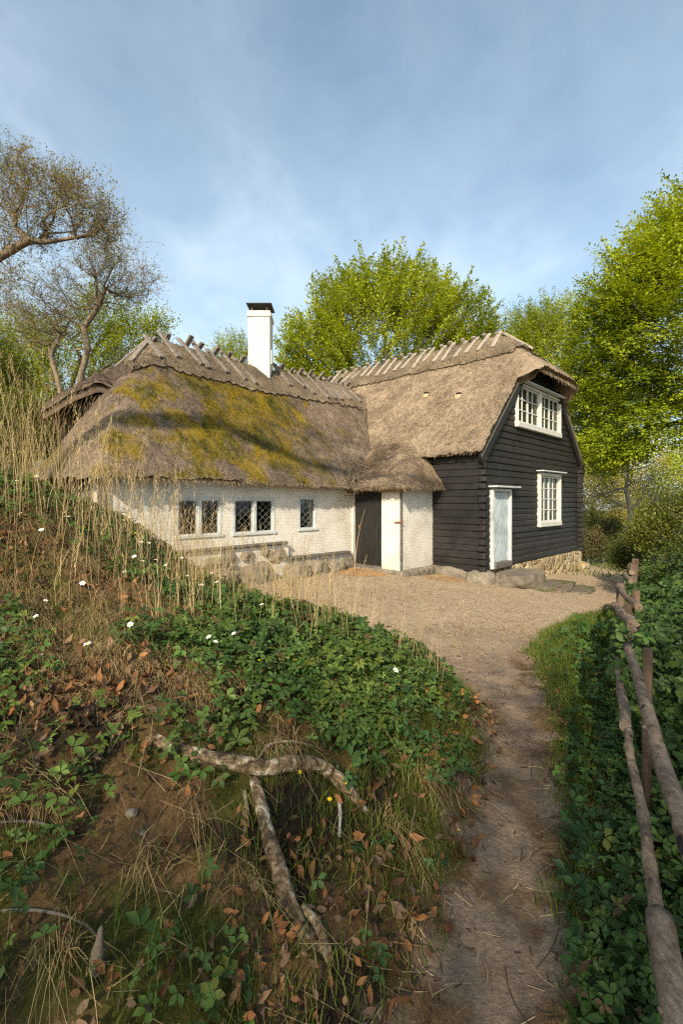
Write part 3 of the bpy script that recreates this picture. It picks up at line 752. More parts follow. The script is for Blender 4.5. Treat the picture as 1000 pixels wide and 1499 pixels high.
m.rock((6.5, -.05, -.55), (.6, .5, .42), seed=160, m=0); m.rock((.0, .9, -.12), (.35, 1.0, .36), seed=161, m=1); m.rock((.02, .05, -.17), (.5, .55, .38), seed=162, m=1)
m.obj('gable_foundation', [M['rubble'], M['boulder']], parent=house)

# -- black timber walls, course by course
GW = [(1.64, 4.71, 3.50, 4.72), (3.09, 4.71, .91, 2.44), (.27, 1.28, .04, 1.94)]
def gable_lim(z):
    k = .994
    a = -.35 + (z + .22 - 2.76) / 1.028 if z > 2.5 else 0
    return max(0.0, a + .10)
m = MB(); rt = random.Random(5)
z = .045; course = 0
while z < 5.6:
    h = .156 + rt.uniform(-.016, .016); zc = z + h / 2
    a = gable_lim(z + h); lo, hi = (a, 6.5 - a)
    if zc > 5.0: lo, hi = max(lo, 1.7), min(hi, 4.8)
    if hi - lo < .3: break
    segs = [(lo, hi)]
    for g in GW:
        if g[2] < zc < g[3]: segs = [q for (c, d) in segs for q in ((c, min(d, g[0])), (max(c, g[1]), d)) if q[1] - q[0] > .02]
    for c, d in segs:
        n = max(1, int((d - c) / 1.4)); tilt = rt.uniform(.008, .022)
        # each board leans out at its lower edge and has a worn arris, also paled for the sun it catches
        y0, y1 = -.012 - tilt - rt.uniform(0, .012), -.012 + rt.uniform(-.004, .006)
        ts = np.linspace(c, d, n * 6 + 1); vs = []; fs = []; fw = []
        for t in ts:
            wv = .004 * mnoise.noise(Vector((t * 1.5, z * 9, 0))); wz = .005 * mnoise.noise(Vector((t * .9, z * 7, 4)))
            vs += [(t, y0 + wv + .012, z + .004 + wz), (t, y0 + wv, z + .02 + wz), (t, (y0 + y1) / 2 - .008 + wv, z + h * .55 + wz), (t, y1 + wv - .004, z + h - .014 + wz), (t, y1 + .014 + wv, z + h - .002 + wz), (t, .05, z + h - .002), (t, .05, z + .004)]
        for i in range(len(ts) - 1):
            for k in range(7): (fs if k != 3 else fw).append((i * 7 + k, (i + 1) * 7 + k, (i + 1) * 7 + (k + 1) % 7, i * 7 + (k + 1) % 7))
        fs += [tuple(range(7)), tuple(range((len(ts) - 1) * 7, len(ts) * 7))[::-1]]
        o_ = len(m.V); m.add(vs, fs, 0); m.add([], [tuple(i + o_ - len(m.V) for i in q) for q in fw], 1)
    z += h; course += 1
wall_t(m, .055, .10, .05, 2.6, .0, 6.5, GW); wall_t(m, .055, .10, 2.6, 3.4, .75, 5.75, GW)
m.obj('timber_gable', [M['timber'], M['timber_worn_sunlit']], parent=house)
m = MB(); z = .0
while z < 2.75:      # side wall and the notched log ends at both corners
    h = .158 + rt.uniform(-.014, .014)
    m.box((-.03 + rt.uniform(-.008, .008), .66, z + h / 2), (.14, 1.27, h - .008), bev=.012, jit=.004)
    m.box((-.085, -.035, z + h / 2), (.17 + rt.uniform(-.02, .03), .17 + rt.uniform(-.02, .03), h - .012), bev=.028, jit=.006)
    m.box((6.53, -.06, z + h / 2), (.20 + rt.uniform(-.02, .03), .20, h - .012), bev=.025, jit=.006)
    z += h
m.box((.06, .68, 1.4), (.03, 1.25, 2.75)); m.box((6.5, 4.5, 1.4), (.06, 9, 2.75)); m.box((3.2, 8.9, 2.0), (6.5, .06, 4.0)); m.box((.06, 5.9, 1.3), (.06, 6.2, 3))
m.obj('timber_side_wall', M['timber'], parent=house)
for sg in (0, 1):     # barge boards under the thatch verge
    T = (lambda t: t) if not sg else (lambda t: 6.5 - t)
    m = MB(); p = (T(-.30), -.10, 2.52); q = (T(1.98), -.10, 4.83); m.bar(p, q, .05, .26, bev=.008)
    m.bar((T(-.22), -.06, 2.50), (T(1.98), -.06, 4.73), .14, .10, bev=.008)
    m.bar((T(-.33), -.118, 2.60), (T(1.95), -.118, 4.91), .022, .05, m=1, bev=.004)
    m.obj('barge_board', [M['timber'], M['grey_wood']], parent=house)
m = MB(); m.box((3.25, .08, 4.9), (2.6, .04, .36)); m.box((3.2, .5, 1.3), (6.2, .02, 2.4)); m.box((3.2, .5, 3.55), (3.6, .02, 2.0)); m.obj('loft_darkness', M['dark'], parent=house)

def sash_window(t0, t1, za, zb, halves, rows, frame=.085, sill=.17):
    """painted window in the gable: outer frame proud of the boards, casements, glazing bars, panes, curtains"""
    y = -.05; m = MB()
    m.box((t0 + frame / 2, y, (za + zb) / 2), (frame, .12, zb - za), bev=.008); m.box((t1 - frame / 2, y, (za + zb) / 2), (frame, .12, zb - za), bev=.008)
    m.box(((t0 + t1) / 2, y + .002, zb - frame / 2), (t1 - t0 - 2 * frame, .118, frame), bev=.008)
    m.box(((t0 + t1) / 2, y - .012, za + sill / 2), (t1 - t0 + .02, .13, sill), bev=.01)
    a, b = t0 + frame, t1 - frame; z0_, z1_ = za + sill, zb - frame
    mull = .095 if halves == 2 else 0
    if mull: m.box(((a + b) / 2, y, (z0_ + z1_) / 2), (mull, .115, z1_ - z0_), bev=.008)
    fr = m.obj('window', M['white_paint'], parent=house)
    m = MB(); m.bar((t0 - (.12 if halves == 1 else -.05), y - .09, zb + .035), (t1 + .10, y - .09, zb + .045), .20, .035, bev=.006); m.obj('drip_board', M['grey_paint'], parent=fr)
    hs = [(a, (a + b) / 2 - mull / 2), ((a + b) / 2 + mull / 2, b)] if halves == 2 else [(a, b)]
    for (c, d) in hs:
        m = MB(); g = .045; yy = y + .03
        for t in (c + g / 2, d - g / 2): m.box((t, yy, (z0_ + z1_) / 2), (g, .05, z1_ - z0_))
        for zz in (z0_ + g / 2, z1_ - g / 2): m.box(((c + d) / 2, yy, zz), (d - c - 2 * g, .05, g))
        m.box(((c + d) / 2, yy, (z0_ + z1_) / 2), (.055, .05, z1_ - z0_ - 2 * g))
        for t in (c + (d - c) * .27, c + (d - c) * .73): m.box((t, yy + .004, (z0_ + z1_) / 2), (.024, .036, z1_ - z0_ - 2 * g))
        for k in range(1, rows): m.box(((c + d) / 2, yy + .002, z0_ + g + (z1_ - z0_ - 2 * g) * k / rows), (d - c - 2 * g, .03, .024))
        m.obj('casement', M['white_paint'], parent=fr)
        m = MB(); m.box(((c + d) / 2, yy + .012, (z0_ + z1_) / 2), (d - c - 2 * g + .01, .004, z1_ - z0_ - 2 * g + .01)); m.obj('pane', M['glass'], parent=fr)
        m = MB(); ts = np.linspace(c + (d - c) * .52, d - .02, 40); vs = []
        for i, t in enumerate(ts):
            yo = yy + .14 + .025 * math.sin(i * 1.1)
            vs += [(t, yo, z0_ + .01), (t, yo + .01, z1_ - .01)]
        m.add(vs, [(2 * i, 2 * i + 2, 2 * i + 3, 2 * i + 1) for i in range(len(ts) - 1)], 0, True)
        m.obj('curtain', M['curtain'], parent=fr)
sash_window(1.64, 4.71, 3.50, 4.64, 2, 3, frame=.055, sill=.14)
sash_window(3.09, 4.71, .91, 2.42, 1, 4, frame=.085, sill=.13)
# chevron door
t0, t1, za, zb = .27, 1.28, .04, 1.92; f = .065; y = -.05
m = MB()
m.box((t0 + f / 2, y, (za + zb) / 2), (f, .12, zb - za), bev=.008); m.box((t1 - f / 2, y, (za + zb) / 2), (f, .12, zb - za), bev=.008)
m.box(((t0 + t1) / 2, y + .002, zb - .035), (t1 - t0 - 2 * f, .118, .07), bev=.008)
a, b, z0_, z1_ = t0 + f + .005, t1 - f - .005, za + .14, zb - .075
m.box(((a + b) / 2, y + .045, (z0_ + z1_) / 2), (b - a, .03, z1_ - z0_), m=1)
dr = m.obj('chevron_door', [M['grey_paint'], M['dark']], parent=house)
m = MB(); mid = (a + b) / 2; slope = 1.45; bh = .16
for sg in (-1, 1):
    for k in range(-12, 16):
        poly = [(0, k * bh + .008), (1, k * bh + .008), (1, (k + 1) * bh - .008), (0, (k + 1) * bh - .008)]
        # board band: lower edge z = zc + k*bh - slope*|t-mid|
        hw = (b - a) / 2 - .004
        ts = np.linspace(.004, hw, 14); up = []; dn = []
        for q in ts:
            lo = z0_ + poly[0][1] - slope * q; hi_ = z0_ + poly[2][1] - slope * q
            lo2, hi2 = max(lo, z0_), min(hi_, z1_)
            if hi2 - lo2 > .004: dn.append((mid + sg * q, lo2)); up.append((mid + sg * q, hi2))
        if len(dn) < 2: continue
        n = len(dn); yb = y + .010 + .003 * ((k * 7 + sg) % 3)
        vs = [(p[0], yb, p[1]) for p in dn] + [(p[0], yb, p[1]) for p in up] + [(p[0], yb + .016, p[1]) for p in dn] + [(p[0], yb + .016, p[1]) for p in up]
        fs = []
        for i in range(n - 1):
            fs += [(i, i + 1, n + i + 1, n + i), (i, 2 * n + i, 2 * n + i + 1, i + 1), (n + i, n + i + 1, 3 * n + i + 1, 3 * n + i)]
        fs += [(0, n, 3 * n, 2 * n), (n - 1, 3 * n - 1, 4 * n - 1, 2 * n - 1)]
        m.add(vs, fs, 0)
m.obj('chevron_boards', M['door_paint'], parent=dr)
m = MB(); m.box(((t0 + t1) / 2, y - .03, za + .07), (t1 - t0 - 2 * f, .14, .13), bev=.01); m.obj('threshold', M['grey_wood'], parent=dr)
m = MB(); m.bar((t0 - .10, y - .09, zb + .04), (t1 + .22, y - .09, zb + .045), .22, .04, bev=.006); m.obj('drip_board', M['grey_paint'], parent=dr)
m = MB(); m.box((a + .06, y - .002, 1.0), (.03, .03, .12), bev=.005); m.obj('latch', M['iron'], parent=dr)
# eyebrow opening on the left hip: board wall set back, coloured black for the shade inside
m = MB(); m.box((-6.70, 5.85, 3.2), (.04, 1.7, 1.1))
for k in range(11): m.box((-6.735, 5.08 + .155 * k, 3.2), (.02, .145, 1.1), bev=.004)
m.obj('eyebrow_hatch', M['black_door'], parent=house)
# chimney (square to the path, not to the house)
ch = empty('chimney', (0, 0, 0), -math.atan2(U[1], U[0]), parent=house)
lx, ly = to_local(-2.18, 12.9); ch.location = (float(lx), float(ly), 0)
m = MB(); m.box((0, 0, 5.65), (.575, .575, 1.9), bev=.012); m.box((0, 0, 6.545), (.635, .635, .10), bev=.012); m.box((0, 0, 6.625), (.60, .60, .06), bev=.01)
m.obj('stack', M['whitewash'], parent=ch)
m = MB()
for sx in (-1, 1):
    for sy in (-1, 1): m.box((sx * .2, sy * .2, 6.74), (.03, .03, .18))
m.box((0, 0, 6.835), (.67, .67, .016), bev=.003); m.obj('rain_cap', M['sheet'], parent=ch)
m = MB(); m.box((.33, -.25, 5.42), (.03, .12, .36)); m.obj('flashing', M['white_paint'], parent=ch)
def at(px, py, d): return np.array([(px - 500) / 700 * d, d, 1.6 + (735 - py) / 700 * d])
def on_bank(px, py, lift=0.0):
    """where the sight line through this spot meets the bank, lifted clear of it"""
    D = np.arange(.7, 7, .006); q = np.stack([(px - 500) / 700 * D, D, 1.6 + (735 - py) / 700 * D], -1)
    hit = np.nonzero(q[:, 2] <= terrain(q[:, 0], q[:, 1]))[0]; p = q[hit[0] if len(hit) else -1]
    return np.array([p[0], p[1], p[2] + lift])
ROOT = [(205, 1068, -.04, .020), (232, 1088, .01, .025), (262, 1105, .02, .028), (310, 1128, .05, .031), (360, 1140, .06, .033), (395, 1147, .065, .034), (425, 1137, .06, .030), (465, 1138, .055, .029), (500, 1158, .04, .028), (528, 1178, -.01, .024), (548, 1200, -.06, .018)]
LOW = [(372, 1150, .02, .022), (380, 1190, .05, .025), (392, 1240, .05, .027), (408, 1290, .04, .030), (422, 1335, .03, .031), (446, 1372, -.005, .032), (480, 1405, -.05, .024)]
_RP = [on_bank(px, py) for L_ in (ROOT, LOW) for a, b in zip(L_[:-1], L_[1:]) for px, py in ((a[0], a[1]), ((a[0] + b[0]) / 2, (a[1] + b[1]) / 2))]
def off_root(x, y, r=.055):
    ok = np.ones(np.shape(x), bool)
    for p in _RP: ok &= np.hypot(x - p[0], y - p[1]) > r
    return ok
# ---------------------------------------------------------------- scatter helpers
def basis(z, spin):
    """orthonormal frames with given z axes, spun about z"""
    z = nrm(z); a = np.where(np.abs(z[:, 2:3]) < .9, np.array([[0, 0, 1.0]]), np.array([[1.0, 0, 0]]))
    x = nrm(np.cross(a, z)); y = np.cross(z, x); c, s = np.cos(spin)[:, None], np.sin(spin)[:, None]
    return x * c + y * s, y * c - x * s, z
def inst(tv, tf, pos, X, Y, Z, sc, col, cv=None):
    n, k = len(pos), len(tv); sc = np.broadcast_to(np.asarray(sc, float).reshape(-1, 1, 1), (n, 1, 1))
    V = pos[:, None] + sc * (tv[None, :, 0:1] * X[:, None] + tv[None, :, 1:2] * Y[:, None] + tv[None, :, 2:3] * Z[:, None])
    F = [(f[None] + (np.arange(n) * k)[:, None, None]).reshape(-1, f.shape[1]) for f in tf]
    C = np.repeat(col[:, None], k, 1)
    if cv is not None: C = C * cv[None, :, None]
    return V.reshape(-1, 3), F, C.reshape(-1, 3)
def join(parts):
    V, F, C, o = [], [], [], 0
    for v, f, c in parts:
        V.append(v); F += [q + o for q in f]; C.append(c); o += len(v)
    by = {}
    for q in F: by.setdefault(q.shape[1], []).append(q)
    return np.concatenate(V), [np.concatenate(x) for x in by.values()], np.concatenate(C)
def leaflet_t(angs, L=1.0, wid=.27):
    tv, tf = [], []
    for an in angs:
        o = len(tv); c, s = math.cos(an), math.sin(an)
        pts = [(.06, 0, 0), (.35, wid * .75, .05), (.64, wid, .06), (.82, wid * .5, .0), (1, 0, -.10), (.82, -wid * .5, .0), (.64, -wid, .06), (.35, -wid * .75, .05), (.5, 0, -.02)]
        for x, y, z in pts: tv.append(((x * c - y * s) * L, (x * s + y * c) * L, z * L))
        tf += [(o, o + 8, o + 2, o + 1), (o + 8, o + 4, o + 3, o + 2), (o, o + 7, o + 6, o + 8), (o + 8, o + 6, o + 5, o + 4)]
    return np.array(tv), [np.array(tf)]
TRI = leaflet_t((-1.25, 0, 1.25)); FIVE = leaflet_t((-2.0, -1.0, 0, 1.0, 2.0), wid=.22); ONE = leaflet_t((0,), wid=.3)
DRY = (np.array([(0, 0, 0), (.3, .24, .12), (.7, .26, .16), (1, 0, .30), (.7, -.26, .10), (.3, -.24, .05), (.5, 0, 0)]), [np.array([(0, 6, 2, 1), (6, 3, 2, 2), (0, 5, 4, 6), (6, 4, 3, 3)])])
DRY = (DRY[0], [np.array([(0, 6, 2, 1), (0, 5, 4, 6)]), np.array([(6, 3, 2), (6, 4, 3)])])
def blades(pos, h, lean, width, col, seg=3, curl=.5, tipc=1.0):
    """grass blades: pos (n,3), h (n), lean (n,2) horizontal offset of the tip, curl droops the tip"""
    n = len(pos); u = np.linspace(0, 1, seg + 1)
    ph = rng.uniform(0, 6.28, n); sd = np.stack([np.cos(ph), np.sin(ph), 0 * ph], -1)
    L = np.concatenate([lean, np.zeros((n, 1))], 1)
    V = []
    for q in u:
        c = pos + L * (q ** 1.8) + np.array([0, 0, 1.0]) * (h * (q - curl * q ** 3 * np.minimum(1, np.linalg.norm(lean, axis=1) / np.maximum(h, .01))))[:, None]
        w = (width * (1 - q * .85))[:, None]
        V += [c - sd * w, c + sd * w]
    V = np.stack(V, 1); k = 2 * (seg + 1)
    f = np.array([(2 * i, 2 * i + 1, 2 * i + 3, 2 * i + 2) for i in range(seg)])
    F = [(f[None] + (np.arange(n) * k)[:, None, None]).reshape(-1, 4)]
    C = np.repeat(col[:, None], k, 1) * np.repeat(np.linspace(.8, tipc, seg + 1), 2)[None, :, None]
    return V.reshape(-1, 3), F, C.reshape(-1, 3)
def colmix(a, b, n, jit=.15):
    return mix(a, b, rng.uniform(0, 1, n)) * rng.uniform(1 - jit, 1 + jit, (n, 1))
def scatter(x0, x1, y0, y1, n, dens=None):
    x = rng.uniform(x0, x1, n); y = rng.uniform(y0, y1, n)
    if dens is not None:
        k = rng.uniform(0, 1, n) < dens(x, y); x, y = x[k], y[k]
    return x, y
def slope_n(x, y, e=.04):
    gx_ = (terrain(x + e, y) - terrain(x - e, y)) / (2 * e); gy_ = (terrain(x, y + e) - terrain(x, y - e)) / (2 * e)
    return nrm(np.stack([-gx_, -gy_, np.ones_like(gx_)], -1))
def stuff(name, parts, mat, smooth=False, **k):
    V, F, C = join(parts)
    return mobj(name, V, F, M[mat], C, smooth, kind='stuff', **k)
def depth_thin(y, near=1.2): return np.clip(near / np.maximum(y, .3), 0.12, 1)

# ---------------------------------------------------------------- bank vegetation
def green_zone(x, y):
    d = foot_dist(x, y); n = fbm(x * 1.1, y * 1.1, seed=61, oct=4)
    core = sstep(-1.35, -.55, x + 1.1 * (n - .5)) * sstep(2.25, 2.95, y + .8 * (n - .5) + .25 * x) * sstep(.18, .60, d + .5 * (fbm(x * 3, y * 3, seed=64) - .5)) * (.35 + .65 * sstep(.40, .52, fbm(x * 2.8, y * 2.8, seed=65)))
    patch = sstep(.55, .63, fbm(x * 1.9, y * 1.9, seed=62)) * sstep(.05, .4, d) * (.12 + .36 * sstep(1.8, 2.9, y))
    foot = sstep(.50, .62, fbm(x * 2.6, y * 2.6, seed=63)) * sstep(-.05, .1, d) * sstep(.8, .3, d) * .28
    rear = sstep(3.4, 4.4, y) * .5 * sstep(.02, .25, d)
    return np.clip(np.maximum.reduce([core, patch, foot, rear]), 0, 1)
def herb_layer(x, y, T, sc, hgt, ca, cb, tilt=.45, mat='herb', n_layers=1):
    n = len(x); z = terrain(x, y) + hgt; zz = slope_n(x, y) * .5 + np.array([0, 0, .6]) + rng.normal(0, tilt, (n, 3)) * np.array([1, 1, .3])
    zz = zz + np.array([.0, -.15, 0]); X, Y, Z = basis(zz, rng.uniform(0, 6.28, n))
    pc = np.clip(1.8 * (fbm(x * 2.2, y * 2.2, seed=66) - .5) + .5, 0, 1); c = colmix(ca, cb, n, .3) * mix((.62, .78, .85), (1.45, 1.20, .95), pc)
    k = rng.uniform(0, 1, n); c[k < .05] = c[k < .05] * .4 + np.array([.09, .085, .012]); c[k > .975] = np.array([.10, .06, .025])
    return inst(T[0], T[1], np.stack([x, y, z], -1), X, Y, Z, np.asarray(sc) * rng.uniform(.55, 1.3, n), c)
parts = []
x, y = scatter(-3.4, 1.3, 1.0, 3.6, 42000, lambda x, y: green_zone(x, y)); n = len(x)
parts.append(herb_layer(x, y, TRI, rng.uniform(.022, .050, n), rng.uniform(.015, .13, n), (.028, .066, .012), (.085, .150, .030)))
x, y = scatter(-5.5, 1.3, 3.6, 7.6, 42000, lambda x, y: green_zone(x, y) * .8); n = len(x)
parts.append(herb_layer(x, y, TRI, rng.uniform(.03, .058, n), rng.uniform(.015, .14, n), (.030, .070, .012), (.090, .155, .030)))
x, y = scatter(-3.2, 1.2, 1.6, 6, 9000, lambda x, y: green_zone(x, y) * .6); n = len(x)
parts.append(herb_layer(x, y, FIVE, rng.uniform(.03, .06, n), rng.uniform(.05, .16, n), (.030, .058, .010), (.085, .120, .018)))
x, y = scatter(-3.2, 1.0, .7, 3.6, 2200, lambda x, y: green_zone(x, y) * .5 * sstep(.2, .4, foot_dist(x, y)) + .008 * (foot_dist(x, y) > .05)); n = len(x)
parts.append(herb_layer(x, y, FIVE, rng.uniform(.022, .045, n) * (.6 + .4 * sstep(1.2, 2, y)), rng.uniform(.02, .08, n), (.028, .065, .012), (.075, .12, .03)))
stuff('ground_cover', parts, 'herb', True, label='low green wood anemone leaves covering the bank beside the path', cat='ground cover')
# right verge herbs
def rv(x, y): return x - redge(y)
def fence_x(y): return np.interp(y, [0, 1.06, 2.25, 3.94, 5.5, 7.4, 9.5, 12], [.20, .76, 1.36, 2.33, 3.28, 4.5, 6.1, 8.2])
parts = []
x, y = scatter(.5, 4.2, .6, 6.0, 62000, lambda x, y: sstep(-.05, .06, rv(x, y) + .16 * (fbm(x * 5, y * 5, seed=71) - .5)) * sstep(.8, .3, x - fence_x(y)) * (.25 + .75 * np.maximum(sstep(.16, .4, rv(x, y)), sstep(2.0, 1.3, y))) * (1 - .88 * sstep(2.8, 3.8, y) * sstep(1.3, .8, rv(x, y)))); n = len(x)
parts.append(herb_layer(x, y, TRI, rng.uniform(.022, .055, n), rng.uniform(.02, .16, n), (.022, .055, .011), (.062, .125, .026)))
x, y = scatter(.6, 4.5, .7, 6.5, 7000, lambda x, y: sstep(.25, .5, rv(x, y)) * sstep(1.2, .3, x - fence_x(y)) * (1 - .8 * sstep(3.0, 4.0, y) * sstep(.1, -.2, x - fence_x(y)))); n = len(x)
parts.append(herb_layer(x, y, FIVE, rng.uniform(.04, .075, n), rng.uniform(.06, .22, n), (.022, .058, .011), (.065, .13, .026)))
stuff('verge_herbs', parts, 'herb', True, label='dark green leafy herbs between the dirt path and the pole fence', cat='ground cover')
# brambles and shrubs beyond the fence, one mass
parts = []
for (n0, T, s0, s1, ca, cb) in ((42000, TRI, .03, .075, (.020, .050, .010), (.065, .115, .022)), (12000, ONE, .05, .10, (.030, .060, .010), (.095, .145, .025))):
    x, y = scatter(.8, 9.5, .8, 11.5, n0 * 2, lambda x, y: sstep(.06 - .22 * sstep(2.3, 3.2, y), .35 - .3 * sstep(2.3, 3.2, y), x - fence_x(y)) * sstep(4.2, 2.2, x - fence_x(y))); n = len(x)
    off = x - fence_x(y)
    hh = (.42 + .22 * sstep(2.2, 3.2, y) + 1.1 * sstep(.2, 1.8, off)) * (.55 + .9 * fbm(x * 1.2, y * 1.2, seed=73)) * sstep(.0, .5, off + .15 + .3 * sstep(2.2, 3.2, y))
    z = terrain(x, y) + hh * rng.uniform(.1, 1, n) ** .6
    zz = np.array([-.3, -.35, .8]) + rng.normal(0, .5, (n, 3)); X, Y, Z = basis(zz, rng.uniform(0, 6.28, n))
    parts.append(inst(T[0], T[1], np.stack([x, y, z], -1), X, Y, Z, rng.uniform(s0, s1, n), colmix(ca, cb, n, .25)))
stuff('brambles', parts, 'herb', True, label='tangled dark green bramble thicket on the slope behind the pole fence', cat='undergrowth')

# grass: green turf of the verge, mossy edge of the bank
parts = []
x, y = scatter(.6, 4.4, 1.2, 7.8, 170000, lambda x, y: sstep(-.12, .12, rv(x, y) + .3 * (fbm(x * 3, y * 3, seed=75) - .5)) * sstep(.9, .2, x - fence_x(y)) * np.maximum(.25 + .75 * sstep(3.0, 4.0, y), sstep(.42, .18, rv(x, y)) * sstep(1.3, 2.2, y))); n = len(x)
parts.append(blades(np.stack([x, y, terrain(x, y)], -1), rng.uniform(.03, .11, n), rng.normal(0, .035, (n, 2)), rng.uniform(.0018, .0035, n), colmix((.060, .095, .012), (.17, .205, .028), n, .25), 2))
x, y = scatter(2.2, 9, 6.5, 13, 26000, lambda x, y: sstep(.0, .5, rv(x, y)) * sstep(1.4, .3, x - fence_x(y))); n = len(x)
parts.append(blades(np.stack([x, y, terrain(x, y)], -1), rng.uniform(.04, .14, n), rng.normal(0, .05, (n, 2)), rng.uniform(.003, .006, n), colmix((.035, .062, .010), (.095, .125, .022), n, .25), 2))
x, y = scatter(-.6, 1.3, .9, 5.2, 60000, lambda x, y: sstep(-.10, .08, foot_dist(x, y)) * sstep(.95, .35, foot_dist(x, y)) * sstep(.38, .55, fbm(x * 3, y * 3, seed=76)) * (.25 + .75 * sstep(1.5, 2.6, y))); n = len(x)
parts.append(blades(np.stack([x, y, terrain(x, y)], -1), rng.uniform(.03, .12, n), rng.normal(0, .04, (n, 2)), rng.uniform(.0015, .003, n), colmix((.055, .080, .010), (.15, .17, .024), n, .25), 2))
x, y = scatter(5, 30, 14, 34, 16000, lambda x, y: sstep(.35, .5, fbm(x * .5, y * .5, seed=77))); n = len(x)
parts.append(blades(np.stack([x, y, terrain(x, y)], -1), rng.uniform(.08, .3, n), rng.normal(0, .1, (n, 2)), rng.uniform(.01, .02, n), colmix((.06, .09, .012), (.15, .17, .03), n, .25), 2))
x, y = scatter(-3.2, .9, .8, 4.5, 7000, lambda x, y: sstep(.45, .6, fbm(x * 2.2, y * 2.2, seed=78)) * (foot_dist(x, y) > .1) * .6); n = len(x)
parts.append(blades(np.stack([x, y, terrain(x, y)], -1), rng.uniform(.06, .24, n), rng.normal(0, .06, (n, 2)), rng.uniform(.0018, .0035, n), colmix((.035, .070, .012), (.09, .13, .025), n, .25), 3))
x, y = scatter(-2, 7, 5.2, 12.5, 40000, lambda x, y: (foot_dist(x, y) < .05) * (rv(x, y) < .1) * sstep(.56, .68, fbm(x * 1.6, y * 1.6, seed=92, oct=5)) * (.15 + .85 * sstep(1.2, .1, -rv(x, y)))); n = len(x)
parts.append(blades(np.stack([x, y, terrain(x, y)], -1), rng.uniform(.015, .06, n), rng.normal(0, .03, (n, 2)), rng.uniform(.002, .004, n), colmix((.06, .085, .014), (.17, .18, .04), n, .25), 2))
stuff('grass', parts, 'herb', label='short green grass along the path and on the lower bank', cat='grass')

# dry grass: tall straw stalks on the bank, matted tufts
parts = []
def stalks(x, y, h0, h1, w0, w1, lean, ca, cb, heads=.6):
    n = len(x); h = rng.uniform(h0, h1, n); ln = rng.normal(0, lean, (n, 2)) * h[:, None]; b = np.stack([x, y, terrain(x, y) - .02], -1)
    c = colmix(ca, cb, n, .2)
    parts.append(blades(b, h, ln, rng.uniform(w0, w1, n), c, 4, .25, 1.05))
    k = rng.uniform(0, 1, n) < heads
    tip = b[k] + np.concatenate([ln[k], np.zeros((k.sum(), 1))], 1) + np.array([0, 0, 1.0]) * (h[k] * (1 - .25 * np.minimum(1, np.linalg.norm(ln[k], axis=1) / h[k])))[:, None]
    for j in range(9):
        m_ = len(tip); p = tip - np.array([0, 0, .016]) * j - np.concatenate([ln[k] * .012 * j, np.zeros((m_, 1))], 1); p = p + rng.normal(0, .003, (m_, 3))
        parts.append(blades(p, np.full(m_, .03), rng.normal(0, .012, (m_, 2)), np.full(m_, .0022), c[k] * 1.05, 1, 0))
SA, SB = (.28, .19, .08), (.62, .47, .25)
x, y = scatter(-4.6, -1.0, 3.3, 5.6, 1800, lambda x, y: sstep(.36, .54, fbm(x * 1.6, y * 1.6, seed=81)) * sstep(-1.1, -2.1, x + .2 * (y - 3.5)))
stalks(x, y, .6, 1.45, .0010, .0024, .17, SA, SB)
x, y = scatter(-2.4, -.2, 2.9, 4.9, 420, lambda x, y: sstep(.40, .56, fbm(x * 2.1, y * 2.1, seed=82)))
stalks(x, y, .25, .75, .0012, .0022, .22, SA, SB)
for (cx, cy, n0, sp, a, b) in ((-.55, 4.25, 110, .16, .35, .85), (-.15, 3.6, 55, .14, .3, .7), (.12, 3.95, 60, .14, .25, .6), (.55, 3.6, 40, .12, .2, .45), (-1.25, 4.3, 120, .2, .4, 1.0), (-1.9, 5.0, 130, .25, .35, .9), (-1.35, 5.0, 110, .22, .3, .8), (-.35, 4.6, 80, .2, .3, .7), (-1.05, 3.35, 50, .12, .3, .8)):
    stalks(rng.normal(cx, sp, n0), rng.normal(cy, sp, n0), a, b, .0014, .0026, .14, SA, SB, .4)
for (x0, y0, h) in ((.30, 10.9, 1.5), (.36, 10.95, 1.75), (.42, 10.8, .8), (.27, 10.85, 1.1)): stalks(np.array([x0]), np.array([y0]), h, h + .05, .009, .011, .08, (.30, .21, .11), (.42, .31, .18))
# matted tufts hanging down the bank
for k in range(330):
    while True:
        cx, cy = random.uniform(-2.9, .9), random.uniform(.9, 4.6)
        d = float(foot_dist(np.array([cx]), np.array([cy]))[0])
        if d > .12 and bool(off_root(np.array([cx]), np.array([cy]), .08)[0]) and random.random() < (1.0 if cx < -.6 and cy > 2.3 else .22 if cx < -.3 else .20): break
    n = random.randint(30, 75); sz = random.uniform(.10, .24)
    x = rng.normal(cx, .035, n); y = rng.normal(cy, .035, n)
    ln = rng.normal(0, .09, (n, 2)) + np.array([.06, -.10]) * rng.uniform(.3, 1.4, (n, 1))
    parts.append(blades(np.stack([x, y, terrain(x, y)], -1), rng.uniform(.5, 1, n) * sz, ln, rng.uniform(.0011, .0022, n), colmix((.18, .115, .048), (.48, .35, .165), n, .2), 4, 1.4))
